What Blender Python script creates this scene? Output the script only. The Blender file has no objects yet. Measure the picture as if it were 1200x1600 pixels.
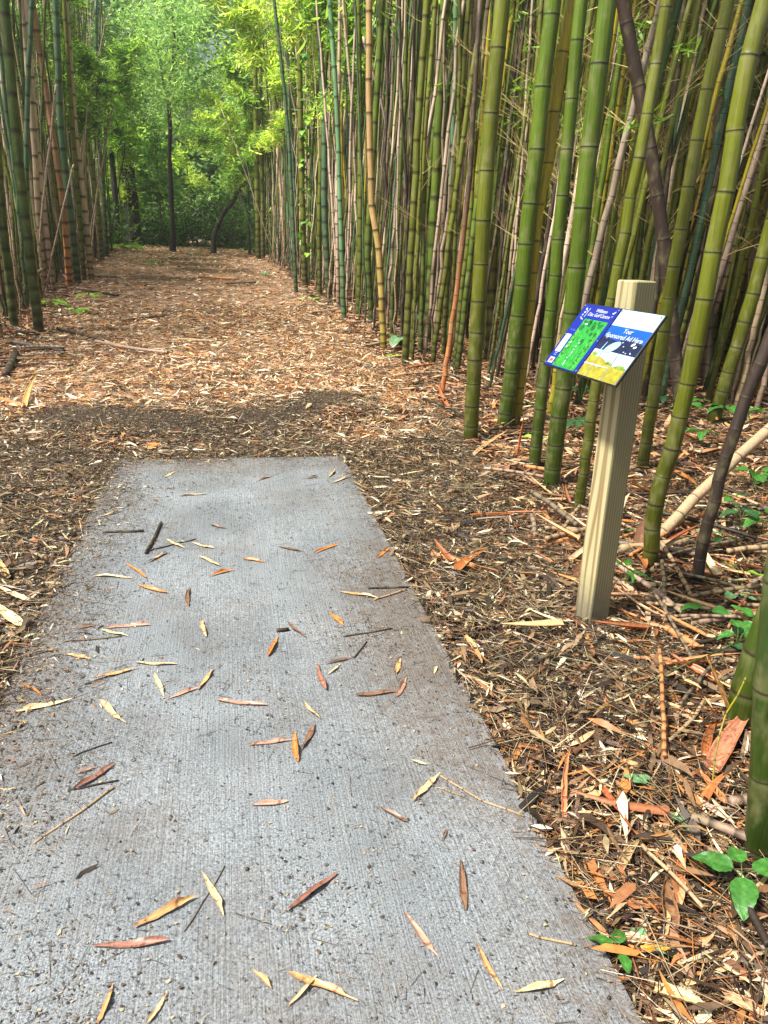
import bpy, math, random
import numpy as np
from mathutils import Matrix, Vector

rng = np.random.default_rng(7)
random.seed(7)
R = math.radians
SC = bpy.context.scene
COL = SC.collection

# ------------------------------------------------------------------ camera
FPX = 1202.0
CAMZ = 1.4
PITCH, YAW, ROLL = R(19.33), R(11.65), R(2.1)
_f = np.array([math.sin(YAW) * math.cos(PITCH), math.cos(YAW) * math.cos(PITCH), -math.sin(PITCH)])
_r0 = np.cross(_f, [0, 0, 1.0]); _r0 /= np.linalg.norm(_r0)
_u0 = np.cross(_r0, _f)
_r = _r0 * math.cos(ROLL) + _u0 * math.sin(ROLL)
_u = _u0 * math.cos(ROLL) - _r0 * math.sin(ROLL)
EYE = np.array([0, 0, CAMZ])
cam_d = bpy.data.cameras.new("camera")
cam_d.sensor_fit = 'HORIZONTAL'
cam_d.sensor_width = 36.0
cam_d.lens = 36.0 * FPX / 1200.0
cam_d.clip_start = 0.05
cam_d.clip_end = 600
cam = bpy.data.objects.new("camera", cam_d)
COL.objects.link(cam)
cam.matrix_world = Matrix(((_r[0], _u[0], -_f[0], 0), (_r[1], _u[1], -_f[1], 0), (_r[2], _u[2], -_f[2], CAMZ), (0, 0, 0, 1)))
SC.camera = cam

# ------------------------------------------------------------------ light
SUN_EL, SUN_AZ = R(57), R(253)          # azimuth measured clockwise from +Y (the sun stands over the open side left of the path)
W = bpy.data.worlds.new("World"); SC.world = W; W.use_nodes = True
nt = W.node_tree
bg = nt.nodes["Background"]
sky = nt.nodes.new("ShaderNodeTexSky"); sky.sky_type = 'NISHITA'; sky.sun_disc = False
sky.sun_elevation = SUN_EL; sky.sun_rotation = SUN_AZ
sky.dust_density = 5.0; sky.air_density = 1.0; sky.ozone_density = 1.0
nt.links.new(sky.outputs[0], bg.inputs[0]); bg.inputs[1].default_value = 0.085
sd = bpy.data.lights.new("sun", 'SUN'); sd.energy = 5.0; sd.angle = R(5); sd.color = (1, 0.95, 0.86)
so = bpy.data.objects.new("sun", sd); COL.objects.link(so)
sdir = Vector((math.sin(SUN_AZ) * math.cos(SUN_EL), math.cos(SUN_AZ) * math.cos(SUN_EL), math.sin(SUN_EL)))
so.rotation_euler = sdir.to_track_quat('Z', 'Y').to_euler()
so.location = (-6, -10, 25)
SC.view_settings.view_transform = 'Standard'
SC.view_settings.look = 'None'
SC.view_settings.exposure = 0.9
SC.view_settings.gamma = 1.0
SC.cycles.max_bounces = 6
SC.cycles.diffuse_bounces = 3
SC.cycles.transparent_max_bounces = 4

# ------------------------------------------------------------------ terrain and pixel helpers
def sstep(t):
    t = np.clip(t, 0, 1); return t * t * (3 - 2 * t)

SLAB = (-0.76, 0.745, 0.30, 5.10)

def edgeR(y): return np.interp(y, [0, 3, 5, 8, 14, 20, 30, 40, 60], [1.35, 1.5, 1.75, 1.95, 2.0, 1.9, 1.3, .6, .2])
def edgeL(y): return np.interp(y, [0, 5, 8, 12, 20, 30, 40, 60], [-2.4, -2.4, -2.5, -2.7, -3.5, -3.8, -4.1, -4.6])

def terr(x, y):
    x = np.asarray(x, float); y = np.asarray(y, float)
    z = 0.78 * sstep((y - 10) / 29.0)
    z = z + 0.012 * np.sin(3.1 * x + 1.7 * y) + 0.010 * np.sin(5.3 * y - 2.2 * x + 1) + 0.006 * np.sin(9 * x + 7 * y)
    out = np.maximum(np.maximum(x - edgeR(y), edgeL(y) - x), 0)
    z = z + 0.10 * sstep(out / 2.0) * sstep((y - 3) / 5) + 0.02 * np.sin(1.3 * x + .7) * np.sin(.9 * y)
    for cx, cy, ax, ay, hh in ((-1.0, 6.1, .8, .45, .05), (.1, 6.5, .9, .4, .05), (.95, 6.9, .55, .35, .07), (1.15, 6.3, .4, .25, .05)):   # low heaps of soil beyond the slab
        z = z + hh * np.exp(-((y - cy) / ay) ** 2 - ((x - cx) / ax) ** 2)
    d = np.maximum(np.maximum(SLAB[0] - x, x - SLAB[1]), np.maximum(SLAB[2] - y, y - SLAB[3]))
    k = sstep(d / 0.6)
    z = -0.016 * (1 - k) + z * k
    return np.where(d < -0.03, -0.06, z)

def ray(px, py):
    d = _f + _r * (px - 600) / FPX - _u * (py - 800) / FPX
    return d

def surf(x, y):
    inside = SLAB[0] < x < SLAB[1] and SLAB[2] < y < SLAB[3]
    return .004 if inside else float(terr(x, y))

def at(px, py, dz=0.0):
    d = ray(px, py); z = 0.0
    P = EYE
    for _ in range(25):
        if d[2] > -1e-4: break
        t = (z - CAMZ) / d[2]
        P = EYE + d * t
        z2 = surf(P[0], P[1]) + dz
        z = z * .5 + z2 * .5
    return P.copy()

FH = np.array([math.sin(YAW), math.cos(YAW), 0.0])
def on_plane(px, py, base, shift=0.0):
    d = ray(px, py)
    t = ((np.array(base) - EYE) @ FH + shift) / (d @ FH)
    return EYE + d * t

def depth(P): return float((np.array(P) - EYE) @ _f)

# ------------------------------------------------------------------ materials
def srgb(*c):
    c = np.array(c, float) / 255
    return np.where(c <= .04045, c / 12.92, ((c + .055) / 1.055) ** 2.4)

def newmat(name):
    m = bpy.data.materials.new(name); m.use_nodes = True
    n = m.node_tree; b = n.nodes["Principled BSDF"]
    return m, n, b

def N(n, t, **kw):
    o = n.nodes.new(t)
    for k, v in kw.items(): setattr(o, k, v)
    return o

def mixc(n, fac, a, b, blend='MIX'):
    m = N(n, "ShaderNodeMix", data_type='RGBA', blend_type=blend)
    for s, v in ((0, fac), (6, a), (7, b)):
        if hasattr(v, 'links'): n.links.new(v, m.inputs[s])
        elif s == 0: m.inputs[s].default_value = v
        else: m.inputs[s].default_value = (*v[:3], 1)
    return m.outputs[2]

def mth(n, op, a, b=None, clamp=False):
    m = N(n, "ShaderNodeMath", operation=op, use_clamp=clamp)
    for s, v in ((0, a), (1, b)):
        if v is None: continue
        if hasattr(v, 'links'): n.links.new(v, m.inputs[s])
        else: m.inputs[s].default_value = v
    return m.outputs[0]

def ramp(n, fac, stops):
    r = N(n, "ShaderNodeValToRGB")
    while len(r.color_ramp.elements) < len(stops): r.color_ramp.elements.new(.5)
    for e, (p, c) in zip(r.color_ramp.elements, stops):
        e.position = p; e.color = (c, c, c, 1) if not hasattr(c, '__len__') else (*c[:3], 1)
    n.links.new(fac, r.inputs[0])
    return r.outputs[0]

def noise(n, scale, detail=2.0, rough=.5, vec=None, kind='FLOAT'):
    t = N(n, "ShaderNodeTexNoise"); t.inputs["Scale"].default_value = scale
    t.inputs["Detail"].default_value = detail; t.inputs["Roughness"].default_value = rough
    if vec is not None: n.links.new(vec, t.inputs["Vector"])
    return t.outputs[0] if kind == 'FLOAT' else t.outputs[1]

def mapping(n, scale, src='Object', rot=(0, 0, 0)):
    tc = N(n, "ShaderNodeTexCoord"); mp = N(n, "ShaderNodeMapping")
    mp.inputs["Scale"].default_value = scale; mp.inputs["Rotation"].default_value = rot
    n.links.new(tc.outputs[src], mp.inputs[0]); return mp.outputs[0]

def attr(n, name):
    a = N(n, "ShaderNodeAttribute"); a.attribute_name = name; return a

def bump(n, b, h, strength=.3, dist=.01):
    bp = N(n, "ShaderNodeBump"); bp.inputs["Strength"].default_value = strength; bp.inputs["Distance"].default_value = dist
    n.links.new(h, bp.inputs["Height"]); n.links.new(bp.outputs[0], b.inputs["Normal"])

# bamboo: colour attribute per culm, node scar and wax pigment from attribute "Nd"
M_BAM, n, b = newmat("bamboo")
c = attr(n, "Col").outputs[0]
nd = attr(n, "Nd"); sep = N(n, "ShaderNodeSeparateColor"); n.links.new(nd.outputs[0], sep.inputs[0])
v = mapping(n, (40, 40, 1.5))
st = ramp(n, noise(n, 3, 4, .6, v), [(.3, .62), (.7, 1.18)])
c = mixc(n, 1.0, c, st, 'MULTIPLY')
v2 = mapping(n, (9, 9, 5))
bl = ramp(n, noise(n, 1.6, 3, .6, v2), [(.5, 0), (.7, 1)])
c = mixc(n, mth(n, 'MULTIPLY', bl, .45), c, srgb(128, 124, 84))
v3 = mapping(n, (60, 60, 30))
sp = ramp(n, noise(n, 3, 2, .6, v3), [(.66, 0), (.72, 1)])
c = mixc(n, mth(n, 'MULTIPLY', sp, .45), c, srgb(60, 52, 35))
c = mixc(n, mth(n, 'MULTIPLY', sep.outputs[1], .38), c, srgb(150, 160, 110))
c = mixc(n, mth(n, 'MULTIPLY', sep.outputs[0], .9), c, srgb(45, 38, 25))
n.links.new(c, b.inputs["Base Color"])
rg = mth(n, 'ADD', mth(n, 'MULTIPLY', sep.outputs[2], .28), .33)
n.links.new(mth(n, 'ADD', rg, mth(n, 'MULTIPLY', bl, .15)), b.inputs["Roughness"])
b.inputs["Specular IOR Level"].default_value = .45
bump(n, b, noise(n, 2, 3, .6, mapping(n, (70, 70, 4))), .25, .004)

# dry litter, coloured piece by piece
def litter_mat(name, rough=.6, spec=.35):
    m, n, b = newmat(name)
    c = attr(n, "Col").outputs[0]
    k = ramp(n, noise(n, 55, 3, .65, mapping(n, (1, 1, 1))), [(.3, .65), (.72, 1.25)])
    n.links.new(mixc(n, 1.0, c, k, 'MULTIPLY'), b.inputs["Base Color"])
    b.inputs["Roughness"].default_value = rough
    b.inputs["Specular IOR Level"].default_value = spec
    return m
M_LIT = litter_mat("dry_litter", .5, .5)
M_TWIG = litter_mat("dry_twig", .6, .4)

# a fallen leaf seen close: midrib and blotches
M_LEAFDRY, n, b = newmat("dead_leaf")
oi = attr(n, "Col").outputs[0]
vv = mapping(n, (14, 90, 20))
k = ramp(n, noise(n, 2.2, 4, .7, vv), [(.3, .6), (.5, 1.0), (.7, 1.35)])
c = mixc(n, 1.0, oi, k, 'MULTIPLY')
c = mixc(n, ramp(n, noise(n, 60, 3, .6, mapping(n, (1, 1, 1))), [(.56, 0), (.66, .75)]), c, srgb(85, 55, 38))
n.links.new(c, b.inputs["Base Color"]); b.inputs["Roughness"].default_value = .42
b.inputs["Specular IOR Level"].default_value = .5
bump(n, b, noise(n, 3, 3, .6, vv), .4, .002)

def leaf_mat(name, trans=.45, rough=.45):
    m, n, b = newmat(name)
    c = attr(n, "Col").outputs[0]
    n.links.new(c, b.inputs["Base Color"]); b.inputs["Roughness"].default_value = rough
    tr = N(n, "ShaderNodeBsdfTranslucent")
    n.links.new(mixc(n, 1.0, c, (1.25, 1.3, .6), 'MULTIPLY'), tr.inputs[0])
    mx = N(n, "ShaderNodeMixShader"); mx.inputs[0].default_value = trans
    n.links.new(b.outputs[0], mx.inputs[1]); n.links.new(tr.outputs[0], mx.inputs[2])
    out = [o for o in n.nodes if o.type == 'OUTPUT_MATERIAL'][0]
    n.links.new(mx.outputs[0], out.inputs[0])
    return m
M_LEAF = leaf_mat("green_leaf", .62)
M_PLANT = leaf_mat("seedling_leaf", .3, .38)
_n = M_PLANT.node_tree; _b = _n.nodes["Principled BSDF"]
_k = ramp(_n, noise(_n, 1.0, 4, .7, mapping(_n, (60, 60, 60))), [(.3, .6), (.7, 1.3)])
_c = mixc(_n, 1.0, attr(_n, "Col").outputs[0], _k, 'MULTIPLY')
_h = ramp(_n, noise(_n, 1.0, 2, .6, mapping(_n, (180, 180, 180))), [(.66, 0), (.72, .8)])
_n.links.new(mixc(_n, _h, _c, srgb(110, 96, 48)), _b.inputs["Base Color"])
bump(_n, _b, _k, .5, .002)

M_BARK, n, b = newmat("bark")
k = noise(n, 4, 5, .7, mapping(n, (6, 6, 1.2)))
n.links.new(ramp(n, k, [(.3, srgb(24, 20, 18)), (.7, srgb(52, 43, 36))]), b.inputs["Base Color"])
b.inputs["Roughness"].default_value = .9
bump(n, b, k, .8, .04)

M_SOIL, n, b = newmat("forest_floor")
tc = N(n, "ShaderNodeTexCoord").outputs["Object"]
k1 = noise(n, 38, 5, .75, tc); k2 = noise(n, 1.4, 4, .6, tc); k3 = noise(n, 240, 2, .7, tc)
c = mixc(n, ramp(n, k1, [(.35, 0), (.65, 1)]), srgb(34, 28, 23), srgb(84, 68, 52))
c = mixc(n, ramp(n, k2, [(.4, 0), (.6, .5)]), c, srgb(88, 66, 48))
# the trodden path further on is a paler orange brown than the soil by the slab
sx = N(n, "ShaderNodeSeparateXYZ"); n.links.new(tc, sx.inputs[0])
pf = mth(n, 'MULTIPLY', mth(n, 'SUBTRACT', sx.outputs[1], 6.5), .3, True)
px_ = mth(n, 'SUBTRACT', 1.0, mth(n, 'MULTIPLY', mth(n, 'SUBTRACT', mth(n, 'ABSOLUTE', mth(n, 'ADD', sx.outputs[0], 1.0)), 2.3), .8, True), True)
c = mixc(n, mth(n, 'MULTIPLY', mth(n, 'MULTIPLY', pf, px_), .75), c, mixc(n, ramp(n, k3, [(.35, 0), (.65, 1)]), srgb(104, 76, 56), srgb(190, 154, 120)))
n.links.new(c, b.inputs["Base Color"]); b.inputs["Roughness"].default_value = .85
bump(n, b, k1, .9, .03)

M_CONC, n, b = newmat("concrete")
tc = N(n, "ShaderNodeTexCoord").outputs["Object"]
g1 = noise(n, 190, 4, .8, tc)
br = noise(n, 1.0, 2, .55, mapping(n, (170, 3.5, 1)))
g2 = noise(n, 2.2, 5, .6, tc)
base = mixc(n, ramp(n, g1, [(.33, 0), (.66, 1)]), srgb(42, 47, 50), srgb(172, 180, 186))
base = mixc(n, mth(n, 'MULTIPLY', ramp(n, br, [(.38, 0), (.62, 1)]), .24), base, srgb(84, 88, 92))
base = mixc(n, ramp(n, g2, [(.38, .4), (.62, 0)]), base, srgb(78, 82, 85))
# earth stains along the edges and one brown patch by the right edge
sx = N(n, "ShaderNodeSeparateXYZ"); n.links.new(tc, sx.inputs[0])
X, Y = sx.outputs[0], sx.outputs[1]
def blob(cx, cy, rx, ry):
    a = mth(n, 'POWER', mth(n, 'DIVIDE', mth(n, 'SUBTRACT', X, cx), rx), 2.0)
    b2 = mth(n, 'POWER', mth(n, 'DIVIDE', mth(n, 'SUBTRACT', Y, cy), ry), 2.0)
    return mth(n, 'SUBTRACT', 1.0, mth(n, 'SQRT', mth(n, 'ADD', a, b2)), True)
edge = mth(n, 'SUBTRACT', mth(n, 'ABSOLUTE', X), .45)
edge = mth(n, 'MULTIPLY', edge, 2.2, True)
dirt = mth(n, 'ADD', edge, mth(n, 'ADD', mth(n, 'MULTIPLY', blob(.66, 2.55, .5, 1.1), 1.2), mth(n, 'ADD', blob(-.1, 4.95, 1.2, .35), mth(n, 'ADD', mth(n, 'MULTIPLY', blob(-.25, 1.62, .2, .18), .7), mth(n, 'MULTIPLY', blob(.3, .75, 1.4, .55), .75)))))
dn = ramp(n, noise(n, 24, 5, .75, tc), [(.35, 0), (.7, 1)])
dirt = mth(n, 'ADD', dirt, ramp(n, noise(n, 1.7, 4, .7, mapping(n, (1.4, .8, 1))), [(.46, 0), (.66, .6)]))
dirt = mth(n, 'MULTIPLY', dirt, mth(n, 'ADD', mth(n, 'MULTIPLY', dn, 1.3), .2), True)
base = mixc(n, mth(n, 'MULTIPLY', dirt, .6), base, srgb(92, 74, 56))
vo = N(n, "ShaderNodeTexVoronoi"); vo.inputs["Scale"].default_value = 75; n.links.new(tc, vo.inputs["Vector"])
pit = ramp(n, vo.outputs["Distance"], [(.08, 1), (.2, 0)])
pit = mth(n, 'MULTIPLY', pit, ramp(n, noise(n, 30, 2, .5, tc), [(.52, 0), (.6, 1)]))
base = mixc(n, mth(n, 'MULTIPLY', pit, .6), base, srgb(52, 50, 48))
n.links.new(base, b.inputs["Base Color"])
n.links.new(mth(n, 'ADD', mth(n, 'MULTIPLY', g2, .3), .38), b.inputs["Roughness"])
hh = mth(n, 'ADD', mth(n, 'MULTIPLY', g1, .6), mth(n, 'SUBTRACT', mth(n, 'MULTIPLY', br, .9), pit))
bump(n, b, hh, .75, .006)

def woodmat():
    m, n, b = newmat("treated_pine")
    tc = N(n, "ShaderNodeTexCoord").outputs["Object"]
    gm = N(n, "ShaderNodeNewGeometry")
    # broad cathedral grain on the flat-sawn face, tight lines on the edge-grain face
    vt = N(n, "ShaderNodeVectorTransform", vector_type='NORMAL', convert_from='WORLD', convert_to='OBJECT')
    n.links.new(gm.outputs["True Normal"], vt.inputs[0])
    sp = N(n, "ShaderNodeSeparateXYZ"); n.links.new(vt.outputs[0], sp.inputs[0])
    px = N(n, "ShaderNodeSeparateXYZ"); n.links.new(tc, px.inputs[0])
    warp = noise(n, 1.0, 2, .5, mapping(n, (9, 9, 1.3)))
    e = mth(n, 'SINE', mth(n, 'MULTIPLY', mth(n, 'ADD', px.outputs[0], mth(n, 'MULTIPLY', warp, .002)), 520))
    e = ramp(n, mth(n, 'ADD', mth(n, 'MULTIPLY', e, .5), .5), [(.25, 0), (.8, 1)])
    q = mth(n, 'ADD', mth(n, 'MULTIPLY', mth(n, 'ABSOLUTE', mth(n, 'ADD', px.outputs[1], mth(n, 'MULTIPLY', warp, .02))), 190),
            mth(n, 'MULTIPLY', px.outputs[2], 3.1))
    q = mth(n, 'SINE', mth(n, 'ADD', q, mth(n, 'MULTIPLY', warp, 9)))
    q = ramp(n, mth(n, 'ADD', mth(n, 'MULTIPLY', q, .5), .5), [(.45, 0), (.9, 1)])
    edgef = mth(n, 'GREATER_THAN', mth(n, 'ABSOLUTE', sp.outputs[1]), .5)
    fl = mixc(n, mth(n, 'MULTIPLY', q, .85), srgb(176, 168, 128), srgb(128, 104, 66))
    ed = mixc(n, mth(n, 'MULTIPLY', e, .55), srgb(150, 142, 104), srgb(98, 90, 62))  # darker base tone: shade of the less lit side put into the colour
    c = mixc(n, edgef, fl, ed)
    c = mixc(n, ramp(n, noise(n, 3, 3, .6, tc), [(.45, 0), (.7, .35)]), c, srgb(140, 148, 105))
    foot = ramp(n, mth(n, 'ADD', px.outputs[2], mth(n, 'MULTIPLY', noise(n, 25, 4, .6, tc), .16)), [(.13, 1), (.30, 0)])
    c = mixc(n, mth(n, 'MULTIPLY', foot, .75), c, srgb(92, 88, 78))
    n.links.new(c, b.inputs["Base Color"]); b.inputs["Roughness"].default_value = .65
    bump(n, b, noise(n, 2, 3, .6, mapping(n, (90, 90, 3))), .3, .002)
    return m
M_WOOD = woodmat()

def plain(name, col, rough=.5, metal=0.0, spec=.5, nz=0.0, sc=40):
    m, n, b = newmat(name)
    if nz:
        k = ramp(n, noise(n, sc, 3, .6, mapping(n, (1, 1, 1))), [(.35, 1 - nz), (.65, 1 + nz)])
        n.links.new(mixc(n, 1.0, col, k, 'MULTIPLY'), b.inputs["Base Color"])
    else:
        b.inputs["Base Color"].default_value = (*col[:3], 1)
    b.inputs["Roughness"].default_value = rough; b.inputs["Metallic"].default_value = metal
    b.inputs["Specular IOR Level"].default_value = spec
    return m

# ------------------------------------------------------------------ mesh helpers
def link(name, me, mat=None, parent=None, loc=None):
    o = bpy.data.objects.new(name, me); COL.objects.link(o)
    if mat is not None: me.materials.append(mat)
    if parent is not None: o.parent = parent
    if loc is not None: o.location = loc
    return o

def npmesh(name, V, polys, cols=None, nd=None, smooth=False):
    """polys: list of (k, array[n,k]) face blocks"""
    me = bpy.data.meshes.new(name)
    V = np.ascontiguousarray(V, dtype=np.float32)
    me.vertices.add(len(V)); me.vertices.foreach_set("co", V.ravel())
    idx = np.concatenate([p.astype(np.int32).ravel() for p in polys])
    tot = np.concatenate([np.full(len(p), p.shape[1], np.int32) for p in polys])
    start = np.concatenate([[0], np.cumsum(tot)[:-1]]).astype(np.int32)
    me.loops.add(len(idx)); me.loops.foreach_set("vertex_index", idx)
    me.polygons.add(len(tot)); me.polygons.foreach_set("loop_start", start); me.polygons.foreach_set("loop_total", tot)
    if smooth: me.polygons.foreach_set("use_smooth", np.ones(len(tot), bool))
    me.update(calc_edges=True)
    for nm, a in (("Col", cols), ("Nd", nd)):
        if a is not None:
            at_ = me.attributes.new(nm, 'FLOAT_COLOR', 'POINT')
            a4 = np.ones((len(V), 4), np.float32); a4[:, :3] = a
            at_.data.foreach_set("color", a4.ravel())
    return me

def tag(o, label=None, cat=None, group=None, kind=None):
    if label: o['label'] = label
    if cat: o['category'] = cat
    if group: o['group'] = group
    if kind: o['kind'] = kind
    return o

def empty(name, loc, rz=0.0):
    o = bpy.data.objects.new(name, None); COL.objects.link(o)
    o.location = loc; o.rotation_euler = (0, 0, rz); o.empty_display_size = .1
    return o

ORD = ["leftmost", "second from the left", "third from the left", "fourth from the left", "fifth from the left", "sixth from the left",
       "seventh from the left", "eighth from the left", "ninth from the left", "tenth from the left", "eleventh from the left", "twelfth from the left"]
PEND = []
def pend(o, base, cat, px, group=None):
    """label that gets its place in the row added when look-alikes share the wording"""
    PEND.append((o, base, px)); tag(o, base, cat, group)
def settle_labels():
    d = {}
    for o, bse, px in PEND: d.setdefault(bse, []).append((px, o))
    for bse, L in d.items():
        if len(L) == 1: continue
        L.sort(key=lambda t: t[0])
        for i, (px, o) in enumerate(L):
            w = ORD[i] if i < len(L) - 1 or i == 0 else "rightmost"
            if len(L) == 2: w = ("left", "right")[i] + " one of two"
            elif i < len(L) - 1: w = w
            else: w = "rightmost one"
            o['label'] = bse + ", " + w

# batch of lance-shaped chips -------------------------------------------------
def rotm(yaw, pit, rol):
    cy, sy, cp, sp_, cr, sr = np.cos(yaw), np.sin(yaw), np.cos(pit), np.sin(pit), np.cos(rol), np.sin(rol)
    X = np.stack([cy * cp, sy * cp, sp_], -1)
    Y0 = np.stack([-sy, cy, np.zeros_like(cy)], -1)
    Z0 = np.cross(X, Y0)
    Yv = Y0 * cr[:, None] + Z0 * sr[:, None]
    Zv = np.cross(X, Yv)
    return X, Yv, Zv

def chips(P, yaw, pit, rol, L, Wd, bend, col, jag=.0):
    n_ = len(P)
    X, Yv, Zv = rotm(yaw, pit, rol)
    tx = np.array([-.5, -.2, -.2, .18, .18, .5]); ty = np.array([0, -.5, .5, -.45, .45, 0])
    tx = tx + rng.normal(0, jag, (n_, 6)) * .35; ty = ty + rng.normal(0, jag, (n_, 6))
    V = P[:, None, :] + X[:, None, :] * (L[:, None] * tx)[..., None] + Yv[:, None, :] * (Wd[:, None] * ty)[..., None] \
        + Zv[:, None, :] * (bend[:, None] * (.25 - tx ** 2) * 4)[..., None]
    b0 = np.arange(n_)[:, None] * 6
    tri = np.concatenate([b0 + [0, 1, 2], b0 + [5, 4, 3]])
    quad = b0 + [1, 3, 4, 2]
    C = np.repeat(col, 6, 0)
    return V.reshape(-1, 3), tri, quad, C

def sticks(P, yaw, pit, L, r, col):
    n_ = len(P)
    X, Yv, Zv = rotm(yaw, pit, np.zeros(n_))
    V = np.zeros((n_, 6, 3))
    for i in range(3):
        a = i * 2.0944 + .5
        off = (Yv * math.cos(a) + Zv * math.sin(a)) * r[:, None]
        V[:, i] = P - X * L[:, None] / 2 + off
        V[:, 3 + i] = P + X * L[:, None] / 2 + off * .6
    b0 = np.arange(n_)[:, None] * 6
    quad = np.concatenate([b0 + [0, 1, 4, 3], b0 + [1, 2, 5, 4], b0 + [2, 0, 3, 5]])
    return V.reshape(-1, 3), np.zeros((0, 3), int), quad, np.repeat(col, 6, 0)

def join(parts):
    V, T, Q, C = [], [], [], []; o = 0
    for v, t, q, c in parts:
        V.append(v); T.append(t + o); Q.append(q + o); C.append(c); o += len(v)
    return np.concatenate(V), np.concatenate(T), np.concatenate(Q), np.concatenate(C)

def build_batch(name, parts, mat, parent=None):
    V, T, Q, C = join(parts)
    polys = [a for a in (T, Q) if len(a)]
    return link(name, npmesh(name, V, polys, C), mat, parent)

def pal(cols, n_, jit=.12, w=None):
    A = np.array([srgb(*c) for c in cols]); i = rng.choice(len(A), n_, p=None if w is None else np.array(w) / sum(w))
    return A[i] * .88 * (1 + rng.normal(0, jit, (n_, 1))).clip(.5, 1.6) * (1 + rng.normal(0, .04, (n_, 3)))

# ------------------------------------------------------------------ the setting: ground and slab
def grid_axis(lo, hi, dense_lo, dense_hi, step, big):
    a = [dense_lo]
    s = step
    while a[-1] < dense_hi: a.append(a[-1] + step)
    while a[-1] < hi: s = min(s * 1.25, big); a.append(a[-1] + s)
    s = step; l = [dense_lo]
    while l[-1] > lo: s = min(s * 1.25, big); l.append(l[-1] - s)
    return np.array(l[1:][::-1] + a)
gx = grid_axis(-150, 150, -4, 6, .06, 20); gy = grid_axis(-60, 260, -.4, 12, .08, 20)
# grid lines run close along the slab edges so that the hollow under it stays under it
GX, GY = np.meshgrid(gx, gy); GZ = terr(GX, GY) - .012
nx, ny = len(gx), len(gy)
ii = (np.arange(ny - 1)[:, None] * nx + np.arange(nx - 1)).ravel()
gq = np.stack([ii, ii + 1, ii + nx + 1, ii + nx], -1)
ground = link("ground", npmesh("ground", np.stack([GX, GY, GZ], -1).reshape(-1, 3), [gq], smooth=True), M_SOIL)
tag(ground, kind="structure")

def make_slab():
    x0, x1, y0, y1 = SLAB
    nxs, nys = 40, 120
    xs = np.linspace(x0, x1, nxs); ys = np.linspace(y0, y1, nys)
    A, B_ = np.meshgrid(xs, ys)
    ex = np.minimum(A - x0, x1 - A); ey = np.minimum(B_ - y0, y1 - B_); e = np.minimum(ex, ey)
    Z = .004 - .010 * np.exp(-(e / .012) ** 2) + .0015 * np.sin(A * 9 + B_ * 4)
    V = np.stack([A, B_, Z], -1).reshape(-1, 3)
    i = (np.arange(nys - 1)[:, None] * nxs + np.arange(nxs - 1)).ravel()
    Q = np.stack([i, i + 1, i + nxs + 1, i + nxs], -1)
    ring = list(range(nxs)) + [nxs * (k + 1) - 1 for k in range(1, nys)] + [nxs * (nys - 1) + k for k in range(nxs - 2, -1, -1)] + [nxs * k for k in range(nys - 2, 0, -1)]
    lo = V[ring].copy(); lo[:, 2] = -.11
    o = len(V); V = np.concatenate([V, lo]); m = len(ring)
    S = np.array([[ring[k], o + k, o + (k + 1) % m, ring[(k + 1) % m]] for k in range(m)])[:, ::-1]
    ob = link("concrete_pad", npmesh("concrete_pad", V, [Q, S], smooth=True), M_CONC)
    tag(ob, kind="structure")
make_slab()

# ------------------------------------------------------------------ litter
CAMAZ = YAW
def sample(n_, r0, r1, half, power=1.0):
    """points on the ground in the sector in front of the camera"""
    u = rng.random(n_)
    r = (r0 ** (power + 1) + u * (r1 ** (power + 1) - r0 ** (power + 1))) ** (1 / (power + 1))
    a = CAMAZ + rng.uniform(-half, half, n_)
    return np.stack([r * np.sin(a), r * np.cos(a)], -1)

def slabdist(p):
    return np.maximum(np.maximum(SLAB[0] - p[:, 0], p[:, 0] - SLAB[1]), np.maximum(SLAB[2] - p[:, 1], p[:, 1] - SLAB[3]))

PATH = [(204, 158, 108), (222, 196, 160), (186, 128, 78), (158, 112, 76), (236, 222, 196), (112, 82, 58), (206, 138, 72), (196, 160, 124), (76, 60, 46), (182, 156, 116), (228, 208, 176)]
HUM = [(60, 50, 40), (86, 72, 56), (124, 108, 82), (42, 36, 31), (160, 142, 110), (98, 74, 54), (34, 30, 26), (134, 110, 78)]
SIDE = [(150, 130, 96), (186, 168, 132), (114, 93, 70), (66, 53, 42), (218, 204, 176), (46, 38, 32), (160, 112, 72), (134, 114, 82), (58, 47, 38), (34, 29, 25), (140, 108, 76), (92, 76, 58), (78, 62, 50)]
COARSE = [(164, 108, 66), (190, 156, 112), (106, 74, 52), (220, 200, 166), (74, 55, 42), (180, 120, 64), (48, 39, 32), (142, 112, 80), (180, 158, 122), (36, 30, 26), (92, 72, 54), (60, 47, 38), (118, 92, 66)]
GROVE = [(194, 156, 114), (144, 100, 70), (84, 64, 50), (202, 142, 92), (54, 43, 36), (224, 196, 160), (164, 126, 94), (40, 33, 28)]

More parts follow.
